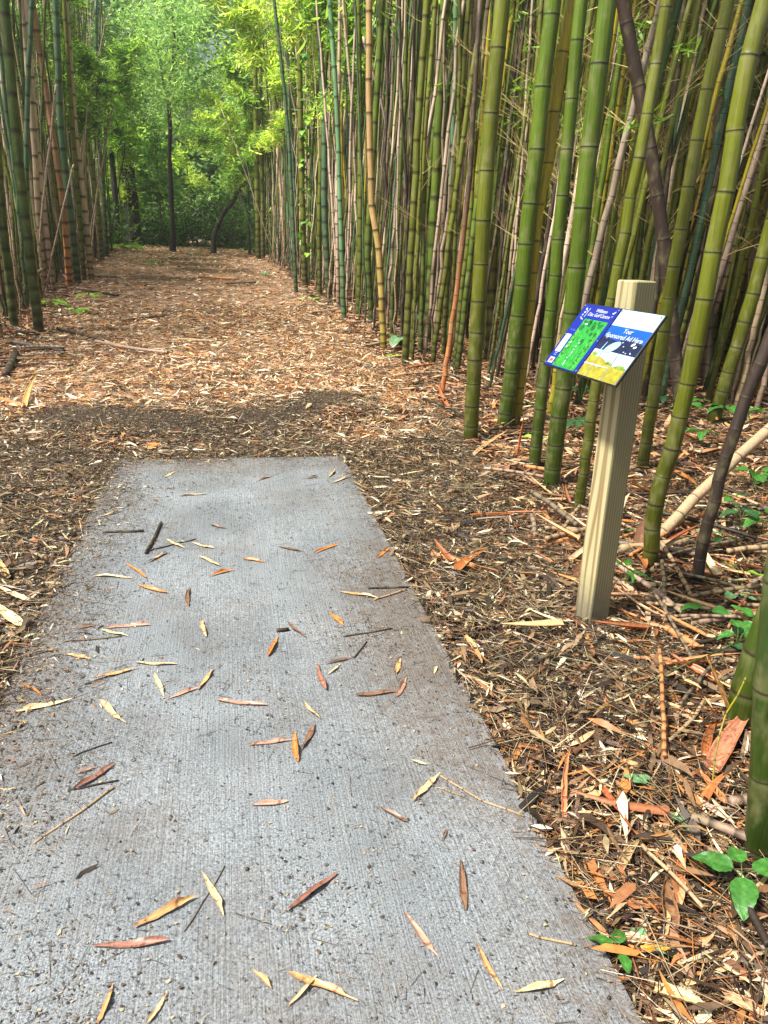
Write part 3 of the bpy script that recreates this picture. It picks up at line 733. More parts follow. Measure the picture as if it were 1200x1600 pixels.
# culms one can tell apart in the photograph: control points are where each stands and passes
HERO = [
    ([(735, 690), (755, 345), (785, 0)], 22, 'olive', "thick olive culm at the front of the grove, nearest the path"),
    ([(787, 672), (809, 500), (838, 240), (865, 0)], 23, 'green', "thick green culm just behind the front olive culm"),
    ([(803, 670), (825, 500), (840, 330), (856, 262), (872, 130), (895, 0)], 16, 'yellow', "yellow green culm with a crooked swollen joint"),
    ([(833, 737), (860, 500), (884, 250), (909, 0)], 18, 'green', "slim green culm leaning right behind the sign's left edge"),
    ([(860, 762), (892, 500), (918, 260), (950, 0)], 25, 'green', "thickest bright green culm, passing behind the sign"),
    ([(905, 797), (928, 620), (955, 470), (992, 290), (1042, 0)], 16, 'olive', "olive culm that rises between the sign and the post"),
    ([(1003, 737), (1037, 519), (1054, 417), (1100, 165), (1137, 0)], 18, 'olive', "olive culm right behind the wooden post"),
    ([(1014, 884), (1028, 770), (1053, 694), (1078, 578), (1100, 470), (1121, 354), (1142, 258), (1154, 158), (1195, 0)], 24, 'olive', "thick olive crooked culm right of the post"),
    ([(1112, 665), (1140, 578), (1165, 500), (1205, 350), (1260, 100)], 20, 'olive', "olive culm leaning to the right edge of the picture"),
    ([(1085, 915), (1119, 765), (1147, 675), (1181, 587), (1215, 500)], 18, 'dark', "dead dark brown culm near the right edge"),
    ([(1186, 1330), (1200, 1150), (1216, 960), (1250, 700)], 42, 'deep', "very thick dark green culm at the right edge, nearest the camera"),
    ([(1150, 1130), (1172, 1068), (1200, 985), (1260, 830)], 46, 'green', "stout leaning green culm with a whitish bloom at the right edge"),
    ([(762, 563), (773, 367), (784, 200), (800, 0)], 14, 'olive', "olive culm just right of the front olive culm"),
    ([(895, 590), (905, 480), (938, 260), (975, 40)], 13, 'pink', "dry pinkish tan culm beside the thickest green culm"),
    ([(1066, 672), (1060, 600), (1043, 430), (1018, 240), (990, 100), (968, -20)], 19, 'dark', "dead dark brown culm leaning left above the post"),
    ([(1105, 606), (1105, 531), (1115, 330), (1129, 83), (1135, 0)], 17, 'grey', "weathered pale grey culm standing upright right of the post"),
    ([(1172, 590), (1174, 500), (1182, 250), (1188, 0)], 13, 'pink', "dry pinkish culm near the right edge of the grove"),
    ([(693, 557), (702, 367), (709, 280), (720, 167), (733, 0)], 8, 'olive', "slim olive culm in front of the mint culm"),
    ([(700, 520), (700, 467), (707, 233), (713, 0)], 9, 'mint', "pale mint culm in the front row"),
    ([(688, 620), (702, 540), (722, 383), (735, 260), (750, 0)], 8, 'rot', "broken dead brown culm with an orange foot"),
    ([(710, 577), (720, 467), (733, 360), (742, 200)], 8, 'olive', "thin olive culm with its foot in orange litter"),
    ([(728, 470), (733, 383), (747, 233), (765, 0)], 8, 'pink', "dry pale culm left of the front olive culm"),
    ([(725, 530), (735, 420), (748, 300)], 11, 'deep', "dark green culm right behind the thin front ones"),
    ([(783, 540), (797, 400), (812, 250), (830, 0)], 8, 'olive', "thin olive culm between two thick green ones"),
    ([(668, 537), (677, 367), (693, 33)], 14, 'green', "fairly thick green culm in the middle of the front row"),
    ([(633, 570), (645, 350), (653, 200), (667, 0)], 11, 'olive', "olive culm standing forward in the middle of the front row"),
    ([(600, 547), (593, 407), (582, 333), (580, 283), (577, 180), (577, 0)], 10, 'gold', "bent culm, yellow below and tan above"),
    ([(582, 507), (575, 383), (590, 133), (597, 0)], 10, 'green', "green culm beside the bent yellow one"),
    ([(560, 500), (563, 350), (562, 133), (560, 0)], 8, 'olive', "olive culm left of the bent yellow one"),
    ([(570, 440), (567, 330), (577, 200)], 7, 'blue', "short looking blue green culm between front row culms"),
    ([(538, 500), (533, 367), (531, 300), (525, 150), (515, 0)], 8, 'mint', "pale blue green culm standing forward left of centre"),
    ([(515, 465), (507, 333), (507, 200), (500, 67), (492, 0)], 10, 'blue', "thick dark blue green culm at the path edge"),
    ([(500, 463), (499, 350), (503, 200), (515, 33)], 7, 'olive', "olive culm touching the thick blue green one"),
    ([(477, 447), (473, 333), (470, 200), (467, 0)], 9, 'olive', "dark olive culm overgrown by a climbing vine"),
    ([(463, 457), (457, 333), (450, 200), (432, 33)], 6, 'blue', "slim blue green culm leaning left at the path edge"),
    ([(468, 423), (457, 233), (443, 0)], 6, 'blue', "slim blue green culm second in line at the path edge"),
    ([(435, 407), (434, 200), (433, 0)], 6, 'pink', "dry pinkish upright culm at the path edge"),
    ([(622, 483), (624, 420), (628, 350), (630, 267), (627, 120), (625, 0)], 10, 'mint', "pale green culm that splits into two feet"),
    ([(638, 467), (635, 400), (629, 352), (631, 280)], 8, 'blue', "second blue green foot leaning into the pale green culm"),
    ([(608, 457), (609, 250), (611, 0)], 7, 'grey', "grey dead culm behind the bent yellow one"),
    ([(529, 480), (527, 330), (529, 170)], 6, 'pink', "thin pinkish culm behind the pale blue green one"),
    ([(655, 470), (660, 300), (664, 0)], 8, 'tan', "dry tan culm right of the split pale green one"),
    ([(485, 412), (484, 200), (492, 0)], 6, 'tan', "dry tan culm behind the path edge"),
    ([(404, 405), (400, 200), (398, 0)], 8, 'olive', "first olive culm at the bend of the path"),
    ([(411, 404), (409, 200), (404, 0)], 6, 'olive', "slim olive culm right at the bend of the path"),
    ([(390, 398), (386, 240), (376, 0)], 5, 'blue', "slim blue green culm beyond the bend of the path"),
    ([(62, 520), (43, 367), (27, 233), (7, 0)], 15, 'deep', "thick dark green culm standing forward on the left"),
    ([(23, 514), (7, 367), (-8, 200), (-24, 0)], 13, 'deep', "dark green culm cut by the left picture edge"),
    ([(70, 453), (60, 333), (52, 200), (35, 33), (31, 0)], 10, 'tan', "dry tan culm of the left grove, close behind the dark green one"),
    ([(83, 453), (72, 367), (62, 260), (55, 200), (40, 0)], 9, 'pink', "dry pinkish culm of the left grove"),
    ([(108, 447), (100, 333), (80, 200), (62, 83), (50, 0)], 10, 'orange', "orange footed tan culm of the left grove"),
    ([(122, 443), (110, 333), (95, 200), (88, 33), (86, 0)], 11, 'blue', "thick blue green culm of the left grove"),
    ([(143, 437), (133, 333), (117, 200), (103, 0)], 9, 'tan', "pale tan culm at the right end of the left grove's front row"),
    ([(160, 407), (150, 300), (133, 200), (120, 0)], 7, 'olive', "olive culm behind the left grove's front row"),
    ([(167, 400), (160, 267), (153, 200), (150, 0)], 6, 'blue', "slim blue green culm at the left path edge"),
    ([(30, 440), (10, 233), (2, 60)], 10, 'pink', "dry pinkish culm near the left picture edge"),
    ([(41, 478), (42, 200), (50, 0)], 8, 'blue', "blue green culm behind the thick dark green one"),
    ([(3, 488), (-2, 300), (-10, 100)], 11, 'tan', "tan culm on the left picture edge"),
    ([(132, 437), (121, 300), (108, 120), (100, 0)], 7, 'olive', "thin olive culm inside the left grove"),
    ([(998, 560), (1018, 420), (1040, 280), (1065, 115), (1087, 0)], 17, 'green', "green culm right behind the dead dark brown leaning one"),
    ([(920, 560), (950, 400), (980, 260), (1000, 140), (1012, 0)], 13, 'yellow', "yellow green culm just left of the post top"),
    ([(975, 540), (992, 330), (1005, 100), (1010, 0)], 8, 'yellow', "thin yellow green culm high above the post"),
    ([(852, 530), (860, 300), (865, 150), (877, 0)], 9, 'blue', "slim blue green culm between two thick green ones"),
    ([(850, 560), (882, 320), (900, 225), (925, 50), (932, 0)], 10, 'dark', "slim dead dark culm left of the thickest green one"),
    ([(1072, 575), (1082, 480), (1100, 370), (1120, 240)], 13, 'pink', "dry pinkish culm standing low behind the post"),
    ([(1095, 520), (1130, 350), (1150, 280), (1180, 180), (1215, 80)], 12, 'grey', "grey dead culm leaning right near the right edge"),
    ([(1060, 600), (1100, 420), (1135, 230), (1165, 60), (1175, 0)], 13, 'olive', "olive culm between post and crooked culm, further back"),
    ([(1055, 520), (1100, 330), (1150, 120), (1180, 0)], 11, 'green', "slender green culm leaning right in the upper right"),
    ([(1130, 560), (1160, 400), (1190, 240), (1230, 60)], 13, 'olive', "olive culm leaning out at the upper right edge"),
    ([(745, 520), (765, 350), (790, 180), (812, 0)], 9, 'grey', "grey dead culm right of the front olive culm"),
    ([(820, 540), (838, 400), (852, 280), (862, 200)], 8, 'tan', "broken dry tan culm behind the green ones"),
]
def bundle_path(pts, extra_lean=0):
    base = at(*pts[0]); base[2] = float(terr(base[0], base[1])) - .05
    P = [base] + [on_plane(x, y, base) for x, y in pts[1:]]
    return base, catmull(P, 8)
HEROOBJ = {}
for pts, w, kind, lab in HERO:
    base, path = bundle_path(pts)
    dp = depth(base); r0 = w / 2 / FPX * dp * 1.03
    if lab.startswith(("broken", "second blue", "dead dark brown culm near")): full = path if not lab.startswith("dead") else top_up(path, 3.4)
    else: full = top_up(path, 9.0 + random.uniform(-1, 1) if base[0] > -1 else 6.8 + random.uniform(-.5, .5))
    side = "right" if base[0] > -1 else "left"
    o = make_culm(full, r0, kind, dp < 9, lab, pts[0][0], "bamboo culms along the edge of the %s grove" % side, random.uniform(.92, 1.08),
                  spacing=1.9 if 'nearest the camera' in lab else max(.7, min(1.25, r0 / .042)), ns=16 if dp < 6 else (12 if dp < 14 else 9), jit=.003)
    HEROOBJ[lab] = o

# leaning dead cane in the right corner
def cane(px_pts, w, kind, label, lift=.0, z_ends=None, name="fallen_cane", cat="cane", near=True, group=None):
    P = []
    for i, (x, y) in enumerate(px_pts):
        zz = (z_ends[i] if z_ends else 0) + lift
        d = ray(x, y); q = at(x, y)
        if zz > 0:
            zt = float(terr(q[0], q[1])) + zz
            q = EYE + d * ((zt - CAMZ) / d[2])
        P.append(q)
    dp = depth(P[0]); r0 = w / 2 / FPX * dp
    for q in P: q[2] += r0 * .8
    path = catmull(P, 6)
    a, b_, lv, _w = kcols(kind)
    base = path[0].copy()
    g = culm_geo(path - base, r0, 10 if near else 6, a, a * .4 + b_ * .6, lv, near, max(.6, min(1.3, r0 / .02)), .0, False, jit=.002)
    me = npmesh(name, g[0], [g[1], g[2]], g[3], g[4], smooth=True)
    o = link(name, me, M_BAM, None, tuple(base))
    pend(o, label, cat, px_pts[0][0], group)
    return o
FC = "canes and sticks lying on the ground"
cane([(1025, 848), (1090, 780), (1150, 722), (1225, 655)], 18, 'tan', "leaning pinkish tan cane crossing the dead brown culm", z_ends=[0, .16, .32, .5], name="leaning_cane")
cane([(959, 909), (1000, 932), (1035, 952)], 9, 'pink', "pinkish stick lying right of the post foot", .01, group=FC)
cane([(970, 862), (1020, 857), (1073, 849)], 13, 'tan', "brown tan cane lying behind the post foot", .02, group=FC)
cane([(985, 870), (1055, 825), (1068, 818)], 6, 'orange', "thin orange stick behind the post", .03, group=FC)
cane([(675, 869), (710, 878), (742, 889)], 9, 'orange', "orange pointed cane in fine litter right of the pad", .015, group=FC)
cane([(852, 851), (880, 847), (912, 838)], 8, 'orange', "orange pointed cane left of the post", .015, group=FC)
cane([(15, 537), (60, 545), (100, 553)], 8, 'dark', "dark wet log piece at the left edge", .02, group=FC)
cane([(10, 590), (25, 555)], 12, 'dark', "short black stump lying at the left edge", .02, group=FC)
cane([(10, 468), (40, 443), (66, 424)], 6, 'grey', "pale grey pole leaning among left culms", z_ends=[0, .12, .3], group=FC)
cane([(150, 535), (205, 546), (262, 553)], 5, 'pink', "long pale cane lying across the left of the path", .02, group=FC)
cane([(90, 515), (150, 530), (160, 536)], 5, 'dark', "dark cane end to end with the long pale cane", .02, group=FC)
cane([(188, 503), (257, 495)], 4, 'dark', "thin dark stick lying on the path left side", .01, group=FC)
cane([(0, 625), (38, 637)], 6, 'orange', "orange tan cane at the left edge by a curled sheath", .03, group=FC)
cane([(0, 600), (60, 585), (110, 582)], 5, 'tan', "tan cane lying at the left edge above the soil bank", .02, group=FC)
cane([(310, 434), (373, 437)], 3, 'orange', "thin orange stick across the far path", .02, group=FC)
cane([(352, 444), (400, 442)], 3, 'grey', "thin grey stick at the right of the far path", .02, group=FC)
cane([(485, 491), (533, 485)], 5, 'tan', "pale split cane at the foot of the front row", .02, group=FC)
cane([(520, 470), (600, 462), (650, 455)], 5, 'tan', "tan cane lying behind the bent yellow culm", .04, group=FC)
cane([(130, 455), (185, 463)], 4, 'dark', "dark stick at the feet of the left grove", .02, group=FC)
cane([(135, 432), (182, 434)], 4, 'grey', "grey stick at the left path edge", .02, group=FC)
cane([(278, 532), (330, 535)], 5, 'tan', "tan cane piece in the middle of the path", .015, group=FC)
cane([(270, 555), (335, 557)], 5, 'orange', "orange cane piece lower in the middle of the path", .015, group=FC)
cane([(365, 515), (400, 522)], 4, 'tan', "tan stick right of the path's middle", .015, group=FC)
cane([(560, 545), (640, 528)], 5, 'tan', "pale cane lying in front of the olive culms", .03, group=FC)
cane([(660, 505), (740, 488)], 5, 'orange', "orange cane lying between green culms", .04, group=FC)
cane([(1040, 985), (1100, 1022)], 11, 'orange', "glossy red brown cane right of the post", .02, group=FC)
cane([(990, 1030), (1060, 1034)], 6, 'orange', "slender orange cane lower right of the post", .02, group=FC)
cane([(1045, 1160), (1080, 1125), (1100, 1095)], 6, 'tan', "tan cane beside the stout whitish culm", .02, group=FC)
cane([(1003, 1322), (1050, 1365), (1098, 1420)], 6, 'tan', "pale straw coloured stick slanting through the lower right litter", .04, group=FC)
cane([(880, 1440), (970, 1345), (980, 1320)], 5, 'tan', "tan stick beside the near right corner of the pad", .02, group=FC)
cane([(1150, 1385), (1175, 1430), (1200, 1480)], 12, 'dark', "black bark strip at the right edge below the green leaves", .04, group=FC)
cane([(960, 1100), (1070, 1040), (1200, 985)], 3, 'deep', "thin green wiry stem arching over the litter", z_ends=[0, .10, .14], group=FC)
cane([(1110, 1240), (1130, 1130), (1165, 1060)], 3, 'yellow', "thin yellow green wiry stem before the whitish culm", z_ends=[0, .14, .22], group=FC)
cane([(228, 866), (240, 845), (252, 818)], 5, 'dark', "dark twig on the far half of the pad", group=FC)
cane([(161, 833), (225, 831)], 4, 'dark', "thin dark twig on the far left of the pad", group=FC)
cane([(233, 861), (305, 843)], 2, 'dark', "hair thin dark twig on the far half of the pad", group=FC)
cane([(537, 996), (613, 983)], 3, 'dark', "thin dark twig across the middle right of the pad", group=FC)
cane([(553, 1029), (573, 1004)], 3, 'dark', "short dark twig below the middle right of the pad", group=FC)
cane([(432, 987), (451, 985)], 6, 'dark', "stubby dark twig in the centre of the pad", group=FC)
cane([(53, 1319), (110, 1280), (178, 1231)], 4, 'tan', "long straw stalk on the near left of the pad", group=FC)
cane([(287, 1456), (320, 1405), (351, 1353)], 2, 'grey', "thin stalk crossing a tan leaf on the near pad", group=FC)
cane([(116, 1182), (175, 1160)], 2, 'dark', "thin dark twig on the near left of the pad", group=FC)
cane([(108, 1235), (185, 1220)], 3, 'dark', "dark twig under the reddish leaf on the left", group=FC)
cane([(688, 1213), (750, 1250), (819, 1276)], 3, 'tan', "long pale stalk on the right of the pad", group=FC)
cane([(683, 1231), (725, 1246)], 2, 'tan', "short pale stalk next to the long one", group=FC)
cane([(100, 1003), (190, 995)], 3, 'grey', "grey stalk on the left of the pad", group=FC)
cane([(575, 920), (640, 918)], 3, 'dark', "dark twig at the right rim of the pad", group=FC)
cane([(585, 938), (635, 922)], 3, 'tan', "slanting twig at the right rim of the pad", group=FC)
cane([(827, 1460), (900, 1478)], 4, 'tan', "tan stick at the near right of the pad", group=FC)

# broken canes and curled sheaths, too many to count, over both grove floors
def debris():
    V, T, Q, C, D = [], [], [], [], []; o_ = 0; n_ = 0
    SV, SQ, SC2 = [], [], []; so_ = 0
    while n_ < 620:
        y = 2.4 + 18 * random.random() ** 1.5; side = 1 if random.random() < .72 else -1
        if n_ < 90: y = random.uniform(.95, 3.6); side = 1
        if side < 0 and y < 7 and not 90 <= n_ < 150: continue
        if 90 <= n_ < 150: y = random.uniform(5.6, 10.5); side = -1
        e = edgeR(y) if side > 0 else edgeL(y)
        x = e + side * (random.uniform(-.15, 3.5) if y > 4 else random.uniform(.15, 3.0))
        if n_ < 90: x = random.uniform(1.12 if y < 2 else 1.5, 2.6)
        if 90 <= n_ < 150: x = random.uniform(-3.6, -1.9 - .04 * y)
        z = float(terr(x, y)); n_ += 1
        L = random.uniform(.18, .9) * (1 if y > 5 else .7); a = random.uniform(-.5, .5) + (0 if random.random() < .6 else random.uniform(0, 3.1)); tl = random.uniform(-.05, .12)
        r_ = random.uniform(.003, .014); k = random.choice(['tan', 'pink', 'tan', 'orange', 'grey', 'dark', 'pink'])
        c0, c1, lv, _w = kcols(k, random.uniform(.75, 1.15))
        d = np.array([math.cos(a), math.sin(a), tl]); P = np.array([x, y, z + r_ + random.uniform(.005, .05)])[None] + d[None] * np.linspace(0, L, 4)[:, None] + np.array([0, 0, -.02 * L])[None] * np.linspace(-1, 1, 4)[:, None] ** 2
        g = culm_geo(P, r_, 6, c0, c1 * .8, lv, False, max(.4, r_ / .02), 0, False, .002)
        V.append(g[0]); T.append(g[1] + o_); Q.append(g[2] + o_); C.append(g[3]); D.append(g[4]); o_ += len(g[0])
        # one curled sheath near it
        for _ in range(2):
            sx2, sy2 = x + random.gauss(0, .4), y + random.gauss(0, .4)
            if slabdist(np.array([[sx2, sy2]]))[0] < .15: continue
            L = random.uniform(.08, .26); wd = L * random.uniform(.12, .26); a = random.uniform(0, 6.28); roll = random.uniform(.7, 2.0); tl = random.uniform(-.1, .45); nu, nv = 6, 5
            col = srgb(*random.choice([(196, 140, 88), (214, 176, 124), (150, 92, 56), (176, 108, 60), (228, 200, 156), (120, 84, 60), (206, 164, 128)])) * random.uniform(.8, 1.1)
            ca, sa = math.cos(a), math.sin(a); z2 = float(terr(sx2, sy2)) + random.uniform(.008, .04)
            for i in range(nu):
                t = i / (nu - 1); w = wd * (1 - .9 * t ** 1.8)
                for j in range(nv):
                    s_ = (j / (nv - 1) - .5) * 2; an = s_ * roll; rr_ = w / 2 / max(roll, .4)
                    lx, ly, lz = t * L, rr_ * math.sin(an) + .05 * L * math.sin(3 * t), rr_ * (1 - math.cos(an)) * (1 if tl > .05 else -1) + tl * t * L
                    SV.append((sx2 + lx * ca - ly * sa, sy2 + lx * sa + ly * ca, z2 + lz)); SC2.append(col * (.75 + .4 * math.sin(s_ * 15) ** 2))
            SQ += [(so_ + i * nv + j, so_ + (i + 1) * nv + j, so_ + (i + 1) * nv + j + 1, so_ + i * nv + j + 1) for i in range(nu - 1) for j in range(nv - 1)]; so_ += nu * nv
    ob = link("cane_debris", npmesh("cane_debris", np.concatenate(V), [np.concatenate(T), np.concatenate(Q)], np.concatenate(C), np.concatenate(D), smooth=True), M_BAM)
    tag(ob, "broken pieces of dead cane strewn over both grove floors", kind="stuff")
    ob = link("sheath_debris", npmesh("sheath_debris", np.array(SV), [np.array(SQ)], np.array(SC2), smooth=True), M_LIT)
    tag(ob, "small curled dry sheaths strewn over both grove floors", kind="stuff")
debris()

# ------------------------------------------------------------------ papery culm sheaths
def sheath(px0, px1, wd, kind, label, roll=1.2, lift=.02, pitch=.08, name="culm_sheath"):
    A, B2 = at(*px0), at(*px1)
    if pitch > .3:
        B2 = on_plane(px1[0], px1[1], A); dv = B2 - A; pitch = math.atan2(dv[2], math.hypot(dv[0], dv[1]))
    L = float(np.linalg.norm(B2 - A)); nu, nv = 12, 9
    V = []; C = []
    c0 = srgb(*kind)
    for i in range(nu):
        t = i / (nu - 1)
        w = wd * (1 - t ** 2.2 * .92) * (.75 + .5 * min(t * 4, 1) * .5)
        for j in range(nv):
            s = (j / (nv - 1) - .5) * 2; a = s * roll
            rr_ = w / 2 / max(roll, .3)
            V.append((t * L, rr_ * math.sin(a) + .06 * L * math.sin(t * 2.2), rr_ * (1 - math.cos(a)) * (1 if roll > 0 else -1) + .05 * L * t * t + .002 * math.sin(t * 25 + s * 3)))
            st_ = .8 + .35 * math.sin(s * 19 + 1.5 * math.sin(t * 3)) ** 2
            C.append(c0 * st_ * (1 - .3 * t))
    Q = [(i * nv + j, (i + 1) * nv + j, (i + 1) * nv + j + 1, i * nv + j + 1) for i in range(nu - 1) for j in range(nv - 1)]
    me = npmesh(name, np.array(V), [np.array(Q)], np.array(C), smooth=True)
    o = link(name, me, M_LEAFDRY)
    o.location = (A[0], A[1], float(terr(A[0], A[1])) + lift)
    o.rotation_euler = (random.uniform(-.3, .3), -pitch, math.atan2(B2[1] - A[1], B2[0] - A[0]))
    md = o.modifiers.new("thickness", 'SOLIDIFY'); md.thickness = .0012
    pend(o, label, "sheath", px0[0], "curled culm sheaths on the ground")
SH = [((932, 1235), (975, 1325), .030, (170, 92, 58), "red brown rolled sheath lower right of the pad's edge", 1.9),
      ((1140, 1125), (1095, 1030), .055, (205, 160, 96), "large pale sheath pointing up beside the whitish culm", 1.1),
      ((1120, 1075), (1045, 1040), .05, (165, 95, 50), "broad orange sheath left of the whitish culm", 1.5),
      ((1110, 1215), (1185, 1130), .075, (186, 122, 92), "pinkish brown sheath fan at the foot of the whitish culm", 1.2),
      ((1100, 1190), (1125, 1135), .045, (150, 90, 50), "dark brown sheath curled by the whitish culm", 1.7),
      ((1130, 1265), (1090, 1215), .035, (176, 112, 62), "orange brown sheath below the sheath fan", 1.7),
      ((1045, 1460), (1040, 1395), .06, (128, 92, 60), "crumpled brown sheath in the lower right litter", 1.6),
      ((968, 1370), (1000, 1330), .04, (176, 150, 108), "short grey tan sheath end right of the pad", 1.8),
      ((1060, 1395), (1075, 1330), .03, (196, 120, 76), "thin orange sheath left of the leafy seedling", 1.5),
      ((880, 1290), (893, 1190), .022, (206, 130, 90), "slim orange sheath above the pad's right edge", 1.5),
      ((1000, 1495), (1045, 1500), .022, (222, 140, 40), "bright orange dry leaf blade in the lower right", 1.0),
      ((975, 1478), (1020, 1492), .035, (214, 188, 156), "pale broken sheath beside the bright orange blade", 1.5),
      ((1020, 1560), (1110, 1600), .05, (204, 172, 116), "big pale sheath at the bottom edge", 1.4),
      ((930, 1600), (900, 1560), .04, (196, 160, 110), "pale sheath cut by the bottom edge", 1.4),
      ((1180, 1590), (1120, 1560), .03, (190, 150, 110), "tan sheath in the bottom right corner", 1.4),
      ((40, 640), (72, 612), .07, (212, 172, 110), "pale curled sheath on the left near the soil bank", 1.4),
      ((12, 910), (0, 880), .05, (200, 168, 112), "rolled pale sheath at the left edge", 1.6),
      ((35, 985), (0, 955), .05, (226, 210, 160), "pale straw sheath at the left edge", 1.2),
      ((45, 945), (0, 925), .03, (222, 206, 160), "narrow straw blade at the left edge", 1.1),
      ((808, 720), (822, 655), .05, (186, 96, 50), "orange pointed sheath standing among the front culms", 1.8),
      ((740, 715), (800, 690), .05, (206, 168, 120), "pale sheath lying at the foot of the front olive culm", 1.3),
      ((700, 640), (690, 618), .06, (198, 112, 66), "orange sheath round the foot of the broken culm", 1.8),
      ((880, 640), (905, 600), .05, (190, 140, 92), "tan sheath behind the sign", 1.4),
      ((880, 790), (820, 750), .03, (206, 170, 116), "long pale blade left of the post", .9),
      ((1050, 740), (1075, 790), .05, (178, 116, 60), "orange sheath right of the crooked culm", 1.4),
      ((1060, 850), (1110, 815), .045, (166, 102, 60), "brown sheath between the crooked and the dead culm", 1.5),
      ((1100, 735), (1060, 700), .04, (196, 146, 98), "tan sheath behind the crooked culm", 1.4),
      ((725, 1000), (745, 1060), .03, (202, 160, 110), "tan sheath at the pad's right edge", 1.3),
      ((880, 965), (905, 995), .03, (120, 74, 48), "dark brown sheath against the post foot", 1.4)]
for p0, p1, wd, kc, lab, rl in SH: sheath(p0, p1, wd, kc, lab, rl, pitch=.5 if "standing" in lab or "pointing up" in lab else .1)

# ------------------------------------------------------------------ fill of both groves
def clear(x, y, d):
    for a, b_, r_ in OCC:
        if (a - x) ** 2 + (b_ - y) ** 2 < (d + r_) ** 2: return False
    return True
# sight line kept free along the pad-side of the sign and past the wooden post
def project(P):
    d = np.array(P) - EYE; z = d @ _f
    return 600 + FPX * (d @ _r) / z, 800 - FPX * (d @ _u) / z, z

cand = []
def try_fill(n_, xa, xb, ya, yb, dens_d, inner):
    for _ in range(n_):
        y = ya + (yb - ya) * random.random() ** .8
        e = edgeR(y) if inner > 0 else edgeL(y)
        u = random.random()
        x = e + inner * (xa + (xb - xa) * u)
        sx_, sy_, sz_ = project((x, y, float(terr(x, y))))
        if not (-160 < sx_ < 1400): continue
        if sz_ < 4.0: continue
        if not clear(x, y, dens_d * (1 if y < 14 else 1.1)): continue
        OCC.append((x, y, .02)); cand.append((sz_, x, y, inner, x - e if inner > 0 else e - x, sx_))
try_fill(2600, .6, 8, 6.0, 9.5, .17, +1)
try_fill(7000, .25, 7.5, 9, 34, .15, +1)
try_fill(4500, .4, 4.2, 8.6, 34, .19, -1)
cand.sort()
NIND = 215
FILLK_R = [('tan', 5), ('pink', 6), ('olive', 5), ('green', 3), ('blue', 2.4), ('grey', 4.5), ('dark', 2.5), ('yellow', 1.5), ('deep', 2), ('mint', .6)]
FILLK_N = [('tan', 2), ('pink', 2.5), ('olive', 8), ('green', 4), ('blue', 1.5), ('grey', 3), ('dark', 3.5), ('yellow', 3.5), ('deep', 3)]
FILLK_L = [('tan', 6), ('pink', 3), ('olive', 4), ('green', 2), ('blue', 1.6), ('grey', 2.5), ('dark', 3), ('deep', 5)]
def wchoice(t): return random.choices([a for a, _ in t], [w for _, w in t])[0]
SIZEW = lambda r_: "thick" if r_ > .028 else "slender"
fill_objs = []
stuff_parts = {1: [], -1: []}
for i, (sz_, x, y, side, inn, sx_) in enumerate(cand):
    kind = wchoice((FILLK_N if sx_ > 860 else FILLK_R) if side > 0 else FILLK_L)
    r0 = random.uniform(.015, .036) * (.85 if kind in ('dark', 'grey', 'tan', 'pink') else 1)
    z0 = float(terr(x, y)) - .05
    H = random.uniform(7.5, 10) if side > 0 else min(10, 3.6 + .24 * y + random.uniform(0, .8))
    # culms on the right lean a little to the right the nearer they stand, those on the left a little to the left
    lx = random.gauss(.02 * side, .045) + (.05 if side > 0 and y < 8 else 0); ly = random.gauss(0, .03)
    if kind in ('dark', 'grey', 'pink') and random.random() < .12 and sz_ > 14: lx += random.choice([-.3, .25]); H = random.uniform(2.5, 5)
    bx, by = random.gauss(0, .012), random.gauss(0, .008)
    zz = np.linspace(0, H, 12 if i < NIND else 7)
    path = np.stack([x + lx * zz + bx * zz ** 2 * .5, y + ly * zz + by * zz ** 2 * .5, z0 + zz], -1)
    v = random.uniform(.8, 1.15)
    if i < NIND:
        a, b_, lv, w = kcols(kind)
        wd = "right" if side > 0 else "left"
        lab = "%s %s bamboo culm standing inside the %s grove behind the front row" % (SIZEW(r0), w, wd)
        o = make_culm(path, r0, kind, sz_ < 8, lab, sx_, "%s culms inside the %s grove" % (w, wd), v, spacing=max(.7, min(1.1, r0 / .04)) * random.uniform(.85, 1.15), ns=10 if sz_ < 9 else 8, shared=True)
        OCC.pop()
        fill_objs.append((o, path, kind, sz_, side))
    else:
        a, b_, lv, w = kcols(kind, v)
        stuff_parts[side].append(culm_geo(path, r0, 6, a, b_, lv, False, 1.2, .035, True, .01))
for side, nm in ((1, "right"), (-1, "left")):
    for k, (x0, y0, x1, y1, cnt) in enumerate([(8, 10, 15, 34, 170)] if side > 0 else [(-15, 12, -7.5, 34, 70)]):
        for _ in range(cnt):
            x = random.uniform(x0, x1); y = random.uniform(y0, y1); z0 = float(terr(x, y)) - .05
            a, b_, lv, w = kcols(wchoice(FILLK_R if side > 0 else FILLK_L), random.uniform(.7, 1.1))
            zz = np.linspace(0, random.uniform(7, 10) if side > 0 else random.uniform(5.5, 8), 6); l1, l2 = random.gauss(.03 * side, .06), random.gauss(0, .04)
            stuff_parts[side].append(culm_geo(np.stack([x + l1 * zz, y + l2 * zz, z0 + zz], -1), random.uniform(.025, .045), 6, a, b_, lv, False, 1.3, .035, True, .01))
    L_ = stuff_parts[side]; V, T, Q, C, D = [], [], [], [], []; o_ = 0
    for g in L_:
        V.append(g[0]); T.append(g[1] + o_); Q.append(g[2] + o_); C.append(g[3]); D.append(g[4]); o_ += len(g[0])
    ob = link("distant_bamboo", npmesh("distant_bamboo", np.concatenate(V), [np.concatenate(T), np.concatenate(Q)], np.concatenate(C), np.concatenate(D), smooth=True), M_BAM)
    tag(ob, "dense mass of distant bamboo culms deep in the %s grove" % nm, "bamboo", None, "stuff")
print("culms in fill", len(cand), "individual", min(NIND, len(cand)))

